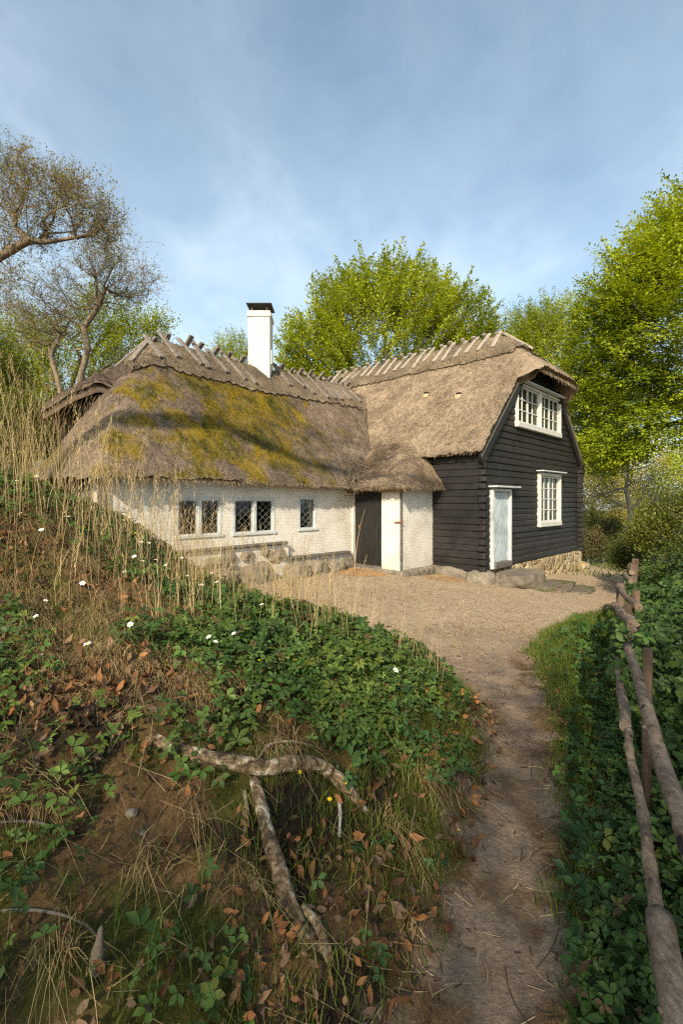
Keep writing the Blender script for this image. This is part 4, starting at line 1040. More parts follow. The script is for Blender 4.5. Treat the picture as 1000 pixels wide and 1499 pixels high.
# straw lying flat over the bank
x, y = scatter(-3.6, 1.0, .7, 5.0, 2600, lambda x, y: off_root(x, y, .05) * (foot_dist(x, y) > .0) * (.35 + .65 * (1 - green_zone(x, y)))); n = len(x)
ang = rng.uniform(0, 6.28, n); ln = np.stack([np.cos(ang), np.sin(ang)], -1) * rng.uniform(.04, .19, (n, 1)); nn = slope_n(x, y)
p = np.stack([x, y, terrain(x, y) + rng.uniform(.004, .03, n)], -1); q = np.concatenate([ln, -(ln * nn[:, :2]).sum(1, keepdims=True) / nn[:, 2:]], 1); q[:, 2] += rng.uniform(0, .05, n)
sd = nrm(np.cross(q, nn)) * rng.uniform(.0009, .0020, (n, 1))
parts.append((np.stack([p - sd, p + sd, p + q + sd * .5, p + q - sd * .5], 1).reshape(-1, 3), [np.arange(4 * n).reshape(-1, 4)], np.repeat(colmix((.16, .10, .045), (.45, .32, .16), n)[:, None], 4, 1).reshape(-1, 3)))
stuff('dry_grass', parts, 'drygrass', label='tall dry straw-coloured grass stalks and tufts growing on the bank', cat='dry grass')

# beech leaf litter
parts = []
def litter(x, y, s0, s1, flat=.36):
    n = len(x); zz = slope_n(x, y) + rng.normal(0, flat, (n, 3)); X, Y, Z = basis(zz, rng.uniform(0, 6.28, n))
    c = colmix((.055, .025, .011), (.26, .115, .042), n, .3); k_ = rng.uniform(0, 1, n); c[k_ < .25] = c[k_ < .25] * .35 + np.array([.075, .055, .040]); c[k_ > .9] = c[k_ > .9] * .6 + np.array([.12, .085, .05])
    tv = DRY[0].copy()
    for k, cu in enumerate((.9, 2.0, 3.4)):
        sel = rng.integers(0, 3, n) == k
        t2 = tv * np.array([1, 1, cu])
        if sel.sum(): parts.append(inst(t2, DRY[1], np.stack([x, y, terrain(x, y) + rng.uniform(.008, .05, n)], -1)[sel], X[sel], Y[sel], Z[sel], rng.uniform(s0, s1, sel.sum()) * (.72 + .28 * sstep(1.2, 2.2, y[sel])), c[sel]))
x, y = scatter(-3.2, .9, .6, 5.0, 17000, lambda x, y: off_root(x, y) * (foot_dist(x, y) > .02) * (.15 + .85 * sstep(.42, .58, fbm(x * 1.8, y * 1.8, seed=85))) * (1 - .75 * green_zone(x, y)) * sstep(.35, -.2, x + .3 * (1.8 - y)) ** .5)
litter(x, y, .018, .056)
x, y = scatter(-.4, 1.3, .8, 4.8, 2600, lambda x, y: sstep(-.14, -.02, foot_dist(x, y)) * sstep(.6, .1, foot_dist(x, y)))
litter(x, y, .02, .055)
x, y = scatter(.5, 2.4, .8, 5, 800, lambda x, y: sstep(-.1, .0, rv(x, y)) * sstep(.3, .0, rv(x, y))); litter(x, y, .02, .045)
stuff('fallen_leaves', parts, 'litter', True, label='curled brown beech leaves lying over the bare bank', cat='leaf litter')

# straw, bark bits and grit on the path
parts = []
def bits(x, y, l0, l1, w0, w1, ca, cb, up=.004):
    n = len(x); ang = rng.uniform(0, 6.28, n); ln = np.stack([np.cos(ang), np.sin(ang), 0 * ang], -1) * rng.uniform(l0, l1, (n, 1))
    bend = np.stack([-np.sin(ang), np.cos(ang), 0 * ang], -1) * (rng.normal(0, .05, n) * np.linalg.norm(ln, axis=1))[:, None]
    pts = [np.stack([x, y, 0 * x], -1) + ln * q + bend * (4 * q * (1 - q)) for q in (0, .33, .66, 1)]
    w = rng.uniform(w0, w1, (n, 1)); vv = []
    for p in pts:
        p = p.copy(); p[:, 2] = terrain(p[:, 0], p[:, 1]) + up; sd = np.stack([-np.sin(ang), np.cos(ang), 0 * ang], -1) * w
        vv += [p - sd, p + np.array([0, 0, 1.2]) * w, p + sd]
    k = 12; f = []
    for i in range(3): f += [(3 * i, 3 * i + 1, 3 * i + 4, 3 * i + 3), (3 * i + 1, 3 * i + 2, 3 * i + 5, 3 * i + 4)]
    f = np.array(f); F = (f[None] + (np.arange(n) * k)[:, None, None]).reshape(-1, 4)
    parts.append((np.stack(vv, 1).reshape(-1, 3), [F], np.repeat(colmix(ca, cb, n)[:, None], k, 1).reshape(-1, 3)))
onpath = lambda x, y: (x > ledge(y) - .1) & (x < redge(y) + .1)
edgy = lambda x, y: onpath(x, y) * (.25 + .75 * np.maximum(sstep(.22, .0, x - ledge(y)), sstep(.22, 0, redge(y) - x)))
x, y = scatter(0, 2.3, .9, 5.5, 2600, edgy); bits(x, y, .02, .11, .0008, .0018, (.22, .15, .08), (.48, .36, .21))
x, y = scatter(0, 2.3, .9, 5.5, 4000, edgy); bits(x, y, .01, .05, .0008, .003, (.03, .018, .01), (.12, .07, .035))
x, y = scatter(.1, 2.2, 1.0, 5, 70, onpath); bits(x, y, .08, .2, .0015, .003, (.05, .035, .025), (.13, .09, .06))
x, y = scatter(-1.5, 3, 5, 11, 1500, lambda x, y: (foot_dist(x, y) < 0) & (rv(x, y) < 0)); bits(x, y, .03, .16, .0015, .004, (.16, .10, .05), (.45, .32, .18))
x, y = scatter(-1.5, 4, 4.6, 11, 9000, lambda x, y: (foot_dist(x, y) < .1) * (rv(x, y) < .1) * sstep(.54, .66, fbm(x * 1.2, y * 1.2, seed=93, oct=5))); bits(x, y, .02, .09, .0012, .003, (.10, .055, .025), (.36, .23, .11))
x, y = to_world(rng.normal(-1.95, .22, 1500), rng.uniform(1.5, 2.7, 1500)); bits(x, y, .06, .22, .002, .004, (.22, .12, .05), (.45, .28, .13), .01)
x, y = to_world(rng.uniform(-.9, .3, 700), rng.normal(.7, .2, 700) ); bits(x, y, .06, .2, .002, .004, (.20, .11, .05), (.40, .26, .13), .01)
stuff('straw_litter', parts, 'litter', label='short straw and bark bits strewn over the trodden path and yard', cat='litter')
# gravel of the yard and grit of the path
ico = np.array([(1, 0, 0), (-1, 0, 0), (0, 1, 0), (0, -1, 0), (0, 0, .7), (0, 0, -.7)]); icf = [np.array([(0, 2, 4), (2, 1, 4), (1, 3, 4), (3, 0, 4)])]
parts = []
x, y = scatter(-2.5, 8, 5.0, 13.0, 90000, lambda x, y: (foot_dist(x, y) < .05) * (rv(x, y) < .2) * sstep(5.0, 7.6, y + .8 * (fbm(x * 1.5, y * 1.5, seed=91) - .5)) ** .7); n = len(x)
X, Y, Z = basis(rng.normal(0, .3, (n, 3)) + np.array([0, 0, 1]), rng.uniform(0, 6.28, n))
parts.append(inst(ico, icf, np.stack([x, y, terrain(x, y) + .002], -1), X, Y, Z, rng.uniform(.003, .0095, n), colmix((.20, .14, .085), (.46, .345, .22), n, .25)))
x, y = scatter(0, 2.3, .9, 5.5, 16000, onpath); n = len(x)
X, Y, Z = basis(rng.normal(0, .3, (n, 3)) + np.array([0, 0, 1]), rng.uniform(0, 6.28, n))
parts.append(inst(ico, icf, np.stack([x, y, terrain(x, y)], -1), X, Y, Z, rng.uniform(.0008, .0034, n), colmix((.09, .065, .045), (.32, .25, .18), n, .3)))
stuff('gravel', parts, 'gravel', label='pale gravel scattered over the yard and grit on the path', cat='gravel')

# ---------------------------------------------------------------- flowers: one mesh, many copies
M['petal'] = noisy('white_petal', [(.3, (.72, .70, .68)), (.7, (.86, .85, .84))], 5, bs=0, rough=.6)
M['yellow'] = noisy('yellow_stamen', [(.3, (.60, .38, .01)), (.7, (.78, .55, .02))], 20, bs=0)
M['stem'] = noisy('flower_stem', [(.3, (.04, .06, .015)), (.7, (.10, .11, .03))], 20, bs=0)
def flower(name, npet, L, wid, pm):
    m = MB(); m.tube([(0, 0, -.13), (.008, .004, -.06), (0, 0, 0)], .0013, 5, m=2)
    for k in range(npet):
        a = 2 * math.pi * k / npet + .1 * (k % 2); c, s = math.cos(a), math.sin(a)
        pts = [(.002, 0, .0), (.5 * L, wid, .006), (.85 * L, wid * .7, .006), (L, 0, .003), (.85 * L, -wid * .7, .006), (.5 * L, -wid, .006), (.5 * L, 0, .002)]
        m.add([(x * c - y * s, x * s + y * c, z + .001 * (k % 2)) for x, y, z in pts], [(0, 6, 2, 1), (6, 3, 2), (0, 5, 4, 6), (6, 4, 3)], 0, True)
    m.rock((0, 0, .004), (.009, .009, .007), 3, 1, 2)
    return m.mesh(name, [pm, M['yellow'], M['stem']])
an = flower('wood_anemone', 6, .019, .0065, M['petal']); ce = flower('yellow_celandine', 8, .013, .004, M['yellow'])
def flowers(me, name, pts, label, cat, group, sc):
    for (x, y, h) in pts:
        o = bpy.data.objects.new(name, me); o.location = (x, y, z1(x, y) + h)
        o.rotation_euler = (random.uniform(.1, .9), random.uniform(-.4, .4), random.uniform(-.8, .8)); q = sc * random.uniform(.8, 1.25); o.scale = (q, q, q)
        link(o, label=label, cat=cat, group=group)
fp = []
while len(fp) < 64:
    x, y = random.uniform(-3.6, -.9), random.uniform(2.4, 5.4)
    if random.random() < (.9 if y > 3.8 else .30): fp.append((x, y, random.uniform(.13, .19)))
for (x, y) in ((-.62, 2.75), (-.75, 2.7), (-.70, 2.65), (.35, 3.1), (-.55, 3.3), (-1.25, 2.35), (-1.15, 2.6), (-1.6, 2.5)): fp.append((x, y, .15))
flowers(an, 'wood_anemone', fp, 'small white star-shaped wood anemone flower among the leaves on the bank', 'flower', 'white wood anemones on the bank', .85)
flowers(ce, 'yellow_celandine', [(-.05, 2.0, .07), (-.18, 2.05, .08), (.02, 2.1, .07), (-.45, 2.62, .12), (-1.9, 4.4, .16), (.55, 2.25, .06)], 'small yellow flower low on the bank', 'flower', 'yellow flowers on the bank', .65)
# ---------------------------------------------------------------- trees
def tubes_from_edges(A, B, ra, rb, sides):
    d = nrm(B - A); X, Y, _ = basis(d, np.zeros(len(A))); n = len(A); V = []
    for k in range(sides):
        a = 2 * math.pi * k / sides; o = X * math.cos(a) + Y * math.sin(a)
        V += [A - d * ra[:, None] * .25 + o * ra[:, None], B + d * rb[:, None] * .25 + o * rb[:, None]]
    V = np.stack(V, 1); f = np.array([(2 * k, 2 * ((k + 1) % sides), 2 * ((k + 1) % sides) + 1, 2 * k + 1) for k in range(sides)])
    return V.reshape(-1, 3), (f[None] + (np.arange(n) * 2 * sides)[:, None, None]).reshape(-1, 4)
LEAFQ = (np.array([(0, 0, 0), (.5, .30, .05), (1, 0, -.05), (.5, -.30, .05)]), [np.array([(0, 3, 2, 1)])])
def tree(name, label, cat, trunk, r0, blobs, leaf=None, mat='bark', seed=1, group=None, shell=2.0, r_tip=.004, twigs=0, wig=.12, seglen=.7, sag=.0, minr=.0):
    """trunk: list of points; blobs: (centre, radii, tips); every tip grows from the nearest limb; leaves sit in flat sprays along the twigs"""
    g = np.random.default_rng(seed); base = Vector(trunk[0]); T = [np.array(p, float) for p in trunk]
    P = [T[0]]; par = [-1]
    for a, b in zip(T[:-1], T[1:]):
        n = max(1, int(np.linalg.norm(b - a) / .5))
        for k in range(1, n + 1): P.append(a + (b - a) * k / n + (g.normal(0, wig * .25, 3) if k < n else 0)); par.append(len(P) - 2)
    ntr = len(P)
    tips = []
    for c, r, n in blobs:
        d = nrm(g.normal(0, 1, (n, 3))); q = g.uniform(0, 1, (n, 1)) ** (1 / 3 / shell * 1.5)
        tips.append(np.array(c) + d * q * np.array(r) * g.uniform(.86, 1.12, (n, 1)))
    tips = np.concatenate(tips); hub = P[-1]
    start = np.array(P[max(1, ntr // 3):]).mean(0)
    tips = tips[np.argsort(np.linalg.norm(tips - start, axis=1) + g.uniform(0, 1.0, len(tips)))]
    cap = len(tips) * 12 + ntr + 10; PA = np.zeros((cap, 3)); PL = np.zeros(cap); PA[:ntr] = P; PL[:ntr] = np.arange(ntr) * .12; PL[:max(1, ntr // 3)] = 1e6
    par = list(par); cnt = ntr; tipidx = []
    for tp in tips:
        v = tp - PA[:cnt]; d = np.linalg.norm(v, axis=1)
        c = d + .30 * PL[:cnt] + .35 * np.clip(-v[:, 2], 0, None)
        i = int(np.argmin(c)); L = d[i]; n = max(1, min(10, int(L / seglen)))
        a = PA[i].copy(); last = i; out = nrm((tp - start)[None])[0]
        side = nrm(np.cross(tp - a, g.normal(0, 1, 3))[None])[0] * L * g.uniform(-.14, .14)
        for k in range(1, n + 1):
            u = k / n
            p = a + (tp - a) * u + side * math.sin(math.pi * u) + np.array([0, 0, sag * L * math.sin(math.pi * u)]) + (g.normal(0, wig * .3, 3) if k < n else 0)
            PA[cnt] = p; PL[cnt] = PL[last] + L / n; par.append(last); last = cnt; cnt += 1
        tipidx.append(last)
    PA = PA[:cnt]; par = np.array(par); num = np.zeros(cnt); num[tipidx] = 1
    for i in range(cnt - 1, 0, -1): num[par[i]] += num[i]
    num = np.maximum(num, 1); ex = math.log(r0 / r_tip) / math.log(num[0]); rad = r_tip * num ** ex
    rad[:ntr] = np.maximum(rad[:ntr], r0 * np.linspace(1.12, .45, ntr))
    if ntr: rad[0] *= 1.25
    ch = np.arange(1, cnt); A, B = PA[par[ch]], PA[ch]; ra, rb = np.minimum(rad[par[ch]], rad[ch] * 1.5 + .01), rad[ch]
    VV, FF = [], []; o = 0
    for sel, sd in ((rb > .05, 9), ((rb <= .05) & (rb > .015), 5), (rb <= .015, 3)):
        sel &= (rb >= minr)
        if sel.sum():
            v, f = tubes_from_edges(A[sel], B[sel], ra[sel], rb[sel], sd); VV.append(v); FF.append(f + o); o += len(v)
    ti = np.array(tipidx); tdir = nrm(PA[ti] - PA[par[ti]]); tpos = PA[ti]
    if twigs:
        n = len(ti) * twigs; p = np.repeat(tpos, twigs, 0) - np.repeat(tdir, twigs, 0) * g.uniform(0, .5, (n, 1)); d = nrm(np.repeat(tdir, twigs, 0) * .8 + g.normal(0, .55, (n, 3)) + np.array([0, 0, .15])); L = g.uniform(.25, .65, (n, 1))
        mid = p + d * L * .5; d2 = nrm(d + g.normal(0, .4, (n, 3)) + np.array([0, 0, .1])); end = mid + d2 * L * .5
        for q0, q1, w0, w1 in ((p, mid, .0042, .0032), (mid, end, .0032, .002)):
            v, f = tubes_from_edges(q0, q1, np.full(n, w0), np.full(n, w1), 3); VV.append(v); FF.append(f + o); o += len(v)
        d3 = nrm(d + g.normal(0, .6, (n, 3))); v, f = tubes_from_edges(mid, mid + d3 * L * .45, np.full(n, .003), np.full(n, .002), 3); VV.append(v); FF.append(f + o); o += len(v)
        tw_end = np.concatenate([end, mid + d3 * L * .45, mid])
    root = empty(name, tuple(base), label=label, cat=cat, group=group)
    off = np.array(base)
    mobj('trunk', np.concatenate(VV) - off, np.concatenate(FF), M[mat], None, True, parent=root)
    if leaf:
        if twigs and leaf.get('ends'):
            m_ = leaf['ends']; p = np.repeat(tw_end, m_, 0) + g.normal(0, .03, (len(tw_end) * m_, 3)); n = len(p); X, Y, Z = basis(g.normal(0, 1, (n, 3)), g.uniform(0, 6.28, n))
        else:
            m_ = leaf['n']; n = len(ti) * m_; Ls = leaf.get('L', .8)
            dd = np.repeat(nrm(tdir * .55 + nrm(tpos - start) * .5 + g.normal(0, .18, tdir.shape) + np.array([0, 0, leaf.get('up', .05)])), m_, 0)
            q = np.tile(np.linspace(-.55, 1.0, m_), len(ti))[:, None]; sgn = np.where(g.uniform(0, 1, (n, 1)) < .5, -1, 1)
            ups = np.repeat(nrm(np.array([0, 0, 1.0]) + g.normal(0, leaf.get('tilt', .18), tdir.shape) + leaf.get('face', .35) * nrm(tpos - start) + np.array([-.12, -.40, 0]) * leaf.get('face', .35)), m_, 0)
            side = nrm(np.cross(dd, ups)); spread = leaf.get('spread', .30)
            p = np.repeat(tpos, m_, 0) + dd * q * Ls * .6 + side * sgn * g.uniform(.0, 1, (n, 1)) * spread * (1.05 - np.abs(q) * .7) + ups * g.normal(0, .05, (n, 1)) + g.normal(0, leaf.get('jit', .05), (n, 3)) - np.array([0, 0, .10]) * (g.uniform(0, 1, (n, 1)) ** 2)
            ax = nrm(dd * .7 + side * sgn * .8 + g.normal(0, .3, (n, 3))); Z = nrm(ups + g.normal(0, leaf.get('lj', .16), (n, 3))); Y = nrm(np.cross(Z, ax)); X = ax; Z = np.cross(X, Y)
        clump = np.repeat(fbm(tpos[:, 0] * .6, tpos[:, 1] * .6, tpos[:, 2] * .6, seed=seed), m_, 0) if not (twigs and leaf.get('ends')) else g.uniform(0, 1, n)
        c = mix(leaf['a'], leaf['b'], np.clip(.15 + 1.5 * (clump - .5) + (np.repeat(g.uniform(0, .6, len(ti)), m_) if not (twigs and leaf.get('ends')) else 0) + g.uniform(0, .22, n), 0, 1)) * g.uniform(.88, 1.12, (n, 1))
        v, f, cc = inst(LEAFQ[0], LEAFQ[1], p - off, X, Y, Z, g.uniform(.7, 1.25, n) * leaf['s'], c)
        mobj('crown', v, f, M['leaf'], cc, False, parent=root)
    return root
def blob(px, py, d, rpx, n, sy=.8, dy=0.0, sz=1.0):
    r = rpx / 700 * d; c = at(px, py, d); c[1] += dy; return (c, (r, r * sy, r * sz), n)
def ground_at(px, d): 
    x = (px - 500) / 700 * d; return (x, d, z1(x, d) - .1)
BEECH = dict(s=.13, n=72, L=1.25, a=(.16, .21, .014), b=(.40, .44, .030), up=.25, spread=.30)
# beech behind the ridge
d = 24
tree('beech_tree', 'large round yellow-green beech rising behind the roof ridge beside the chimney', 'tree', [ground_at(545, d), at(548, 640, d), at(552, 560, d)], .26,
     [blob(568, 505, d, 118, 780), blob(468, 515, d, 58, 260), blob(505, 450, d, 48, 130), blob(610, 448, d, 56, 170), blob(675, 470, d, 52, 150), blob(560, 432, d, 40, 90), blob(695, 520, d, 42, 100), blob(440, 560, d, 38, 100)], dict(BEECH, up=.45), seed=3, shell=2.2)
d = 30
tree('beech_tree', 'small patch of pale green treetop showing left of the chimney', 'tree', [ground_at(330, d), at(330, 620, d), at(328, 560, d)], .25, [blob(325, 540, d, 42, 300), blob(345, 515, d, 22, 100)], dict(BEECH, s=.10, n=36), seed=4)
d = 25
tree('beech_tree', 'yellow-green beech between the gable peak and the big beech', 'tree', [ground_at(800, d), at(800, 660, d), at(798, 600, d)], .3, [blob(795, 540, d, 72, 620), blob(770, 490, d, 34, 160), blob(815, 480, d, 42, 240), blob(850, 610, d, 55, 330), blob(880, 660, d, 45, 220)], dict(BEECH, s=.09, up=.5), seed=5)
# big beech on the right, trunk outside the picture, long level limbs
d = 15
tree('beech_tree', 'tall bright green beech with long level limbs overhanging the right side of the yard', 'tree', [ground_at(1090, 16), at(1095, 640, 16), at(1085, 520, 16), at(1080, 430, 16)], .36,
     [blob(1030, 470, d, 150, 620, .9), blob(1000, 365, d, 62, 150), blob(945, 415, d, 55, 150), blob(1050, 330, d, 70, 150), blob(908, 470, 17, 52, 160), blob(888, 540, 18.5, 46, 150), blob(930, 580, 16.5, 56, 110), blob(985, 620, d, 70, 90, .9, 0, .6), blob(880, 605, 20, 44, 130, .8, 0, .8), blob(930, 650, d, 50, 90, .8, 1, .5), blob(885, 655, 21, 40, 90, .8, 0, .5), blob(1010, 560, d, 70, 90)],
     dict(BEECH, s=.11, n=84, a=(.14, .20, .009), b=(.39, .44, .020), L=1.5, spread=.40, tilt=.12, jit=.03, up=.06, lj=.14), seed=6, sag=.04)
# left: oaks just coming into bud, with a green beech behind
d = 22
tree('beech_tree', 'green leafy tree behind the budding oaks left of the roof', 'tree', [ground_at(95, d), at(100, 660, d), at(105, 590, d)], .3, [blob(100, 550, d, 85, 700), blob(195, 505, d, 48, 260), blob(30, 520, d, 60, 300), blob(150, 470, d, 45, 150), blob(15, 610, d, 60, 280), blob(230, 480, d, 18, 40), blob(60, 630, d, 60, 260)], dict(BEECH, s=.10, n=38, a=(.12, .17, .008), b=(.38, .41, .020)), seed=7)
OAK = dict(s=.050, ends=2, a=(.15, .13, .03), b=(.31, .29, .06))
d = 15.5
tree('budding_oak', 'oak with crooked pale trunk and bare budding twigs behind the left roof', 'tree', [ground_at(108, d), at(112, 600, d), at(118, 550, d), at(128, 510, d), at(122, 480, d), at(145, 447, d)], .095,
     [blob(175, 400, d, 52, 110, 1.2), blob(125, 415, d, 50, 80, 1.2), blob(60, 440, d, 55, 80, 1.2), blob(205, 420, d, 30, 45), blob(150, 375, d, 30, 40)], OAK, 'oakbark', 8, None, 1.6, .0032, 4, .3, .5)
d = 16.5
tree('budding_oak', 'thinner pale oak trunk forking low beside the left roof hip', 'tree', [ground_at(92, d), at(92, 590, d), at(82, 550, d), at(74, 520, d), at(88, 490, d)], .08,
     [blob(60, 470, d, 42, 60, 1.2), blob(100, 450, d, 45, 60, 1.2), blob(20, 480, d, 40, 50, 1.2)], dict(OAK, a=(.14, .12, .03), b=(.27, .24, .05)), 'oakbark', 9, None, 1.6, .0032, 4, .3, .5)
d = 12.0
tree('budding_oak', 'bare brown twigs of a big oak limb reaching in at the upper left', 'tree', [ground_at(-95, d), at(-90, 600, d), at(-80, 480, d), at(-50, 410, d), at(-5, 378, d), at(40, 352, d)], .115,
     [blob(60, 290, d, 52, 110, 1.2), blob(125, 305, d, 46, 110, 1.2), blob(15, 320, d, 52, 80, 1.2), blob(30, 245, d, 30, 55, 1.2), blob(150, 330, d, 26, 40), blob(-60, 280, d, 70, 80, 1.2), blob(95, 268, d, 26, 36), blob(10, 420, d, 40, 40)], OAK, 'oakbark', 10, None, 1.6, .0032, 4, .3, .45)
# bushes left
for k, (px, py, d, r, n, lb) in enumerate(((25, 650, 10.5, 62, 420, 'leafy green bush at the left edge below the oaks'), (-20, 560, 13, 60, 380, 'dull green bush at the far left edge behind the tall grass'), (75, 640, 15, 45, 260, 'dark green bush just left of the eyebrow roof opening'))):
    tree('green_bush', lb, 'bush', [ground_at(px, d), at(px, py + 40, d)], .06, [blob(px, py, d, r, n), blob(px - 20, py + 45, d, r * .8, n // 2), blob(px + 15, py - 25, d, r * .6, n // 3)], dict(BEECH, s=.075, n=26, L=.5, spread=.2, a=(.06, .085, .012), b=(.19, .21, .028)), seed=20 + k)
# right: woods down the slope
BG = [(868, 735, 33, 52, 260, (.13, .12, .02), (.27, .23, .05)), (935, 705, 38, 60, 300, (.13, .115, .025), (.30, .23, .07)), (1000, 720, 34, 62, 300, (.10, .115, .016), (.22, .22, .03)), (905, 770, 40, 60, 260, (.10, .10, .02), (.22, .19, .05)), (850, 690, 42, 60, 240, (.11, .12, .014), (.25, .24, .03)), (1060, 700, 30, 70, 300, (.09, .11, .012), (.2, .21, .02))]
LB = ['yellowish tree in the woods just right of the timber corner', 'brownish budding tree in the middle of the far woods', 'pale green tree in the woods above the fence', 'dull olive tree low in the far woods', 'far yellow-green tree partly hidden by the gable', 'green tree beyond the right edge of the thicket']
for k, (px, py, d, r, n, a, b) in enumerate(BG):
    tree('woodland_tree', LB[k], 'tree', [ground_at(px, d), at(px, py + 30, d), at(px + 3, py - 10, d)], .16, [blob(px, py, d, r, n, 1.0, 0, 1.1), blob(px + r * .5, py - r * .5, d, r * .6, n // 3), blob(px - r * .5, py + r * .4, d, r * .6, n // 3)], dict(BEECH, s=.15, n=30, L=1.2, a=tuple(q * 1.7 for q in a), b=tuple(min(.6, q * 1.9) for q in b), spread=.4, jit=.15), seed=30 + k, group='trees of the woods down the slope', minr=.01)
d = 20
tree('pale_tree', 'crooked tree with pale grey trunk and few leaves in front of the woods', 'tree', [ground_at(918, d), at(918, 780, d), at(923, 745, d), at(917, 715, d), at(921, 690, d)], .10, [blob(898, 735, d, 14, 14), blob(920, 690, d, 42, 90, .8), blob(880, 720, d, 26, 40), blob(955, 720, d, 28, 40)], dict(s=.06, ends=1, a=(.12, .13, .02), b=(.24, .23, .05)), 'palebark', 41, None, 1.3, .007, 3, .3, .5)
SH = [(884, 785, 19, 26, 200, .07, (.030, .040, .014), (.085, .095, .035), 'dark rounded shrub on the grass beyond the timber corner'),
      (862, 795, 18, 20, 140, .06, (.08, .07, .02), (.17, .14, .05), 'brownish low shrub next to the timber corner'),
      (928, 805, 12.5, 28, 170, .06, (.050, .070, .010), (.15, .165, .024), 'green shrub behind the far fence posts'),
      (992, 765, 9.0, 50, 240, .055, (.05, .075, .010), (.17, .18, .024), 'leafy shrub with brown stems right of the fence'),
      (960, 775, 11, 34, 170, .055, (.060, .085, .010), (.19, .19, .028), 'light green shrub between the fence and the woods'),
      (1025, 850, 6.5, 60, 240, .05, (.030, .055, .008), (.10, .135, .020), 'dark leafy shrub close behind the pole fence')]
for k, (px, py, d, r, n, s, a, b, lb) in enumerate(SH):
    tree('shrub', lb, 'shrub', [ground_at(px, d), at(px, py + r * .5, d)], .035, [blob(px, py, d, r, n), blob(px + r * .5, py - r * .4, d, r * .55, n // 3), blob(px - r * .5, py + r * .4, d, r * .55, n // 3)], dict(BEECH, s=s, n=22, L=.4, spread=.16, a=a, b=b), seed=50 + k, r_tip=.004)
# tall trees behind the photographer throw the dappled shade over the path
d = 0
def shade_tree(label, x, y, blobs, seed, leaf, top=6): tree('shade_tree', label, 'tree', [(x, y, z1(x, y) - .1), (x + .1, y, top / 2), (x, y + .1, top)], .3 if top < 8 else .22, blobs, leaf, seed=seed, minr=.012)
shade_tree('tall leafy tree behind the viewpoint shading the lower path', -3.6, -11.8, [((-3.6, -11.4, 7.2), (2.3, 1.6, 1.6), 165)], 61, dict(BEECH, s=.10, n=34))
shade_tree('second tree behind the viewpoint shading the fence', -.2, -10.4, [((-1.1, -10.2, 7.0), (1.7, 2.2, 1.6), 230)], 62, dict(BEECH, s=.10, n=34))
shade_tree('high thin crown behind the viewpoint dappling the roof', -9.0, -6.2, [((-6.2, -5.3, 13.6), (2.4, 1.4, 1.0), 40), ((-3.4, -8.2, 13.8), (2.2, 1.4, 1.0), 20)], 63, dict(BEECH, s=.11, n=34), 11.5)

# ---------------------------------------------------------------- fence of round poles
fence = empty('pole_fence', (.76, 1.06, 0), label='rustic fence of round bark-covered poles along the right side of the path', cat='fence')
FO = Vector((.76, 1.06, 0))
def fpt(y, z, dx=0): 
    x = float(fence_x(np.array([y]))[0]) + dx; return Vector((x, y, z)) - FO
def rail(y0, y1, za, zb, r0, r1, dx0=0, dx1=0, seed=0):
    n = 26; pts = []; rad = []
    for i in range(n + 1):
        u = i / n; p = fpt(y0 + (y1 - y0) * u, za + (zb - za) * u, dx0 + (dx1 - dx0) * u)
        p += Vector((mnoise.noise(Vector((u * 3, seed, 0))), 0, mnoise.noise(Vector((u * 3, seed, 9))))) * .018
        kn = .0035 * max(0, mnoise.noise(Vector((u * 22, seed * 3.3, 2)))) * 2
        pts.append(p); rad.append(r0 + (r1 - r0) * u + kn)
    m = MB(); m.tube(pts, rad, 14, wob=.10)
    rr = random.Random(seed)                                  # branch stubs and knots
    for k in range(int((y1 - y0) * 2.5) + 1):
        i = rr.randrange(1, n); a = rr.uniform(0, 6.28); dv = Vector((math.cos(a), .15, math.sin(a))); m.rock(pts[i] + dv * rad[i] * .9, (.016, .02, .016), seed * 9 + k, 0, 1)
    m.obj('rail', M['rail'], parent=fence)
rail(.30, 2.32, .90, .90, .023, .018, .0, -.01, 1)
rail(1.22, 2.42, .36, .46, .022, .017, .0, .0, 2)
rail(.28, 1.36, .33, .42, .040, .036, .01, -.005, 3)
rail(2.62, 3.55, .92, .83, .030, .026, .03, -.07, 4)
rail(2.40, 3.60, .47, .42, .027, .024, -.02, -.05, 5)
rail(3.45, 4.75, .84, .76, .025, .023, .10, -.08, 6)
rail(4.85, 6.1, .80, .68, .026, .025, .06, -.05, 7)
rail(6.0, 7.7, .72, .60, .032, .03, .05, -.06, 8)
for (y, dx, h, r) in ((1.30, .10, .46, .036), (2.28, .08, .90, .022), (3.55, .03, .84, .034), (4.72, -.05, .80, .038), (4.55, .10, .76, .036), (6.05, .06, .82, .045), (7.6, .02, .7, .05)):
    x = float(fence_x(np.array([y]))[0]) + dx; zg = z1(x, y); m = MB(); tp = max(zg + .3, h)
    m.tube([Vector((x - .01, y, zg - .15)) - FO, Vector((x, y, zg + .4)) - FO, Vector((x + .008, y + .004, tp)) - FO], [r * 1.06, r, r * .97], 14, wob=.1)
    m.obj('post', M['post'], parent=fence)

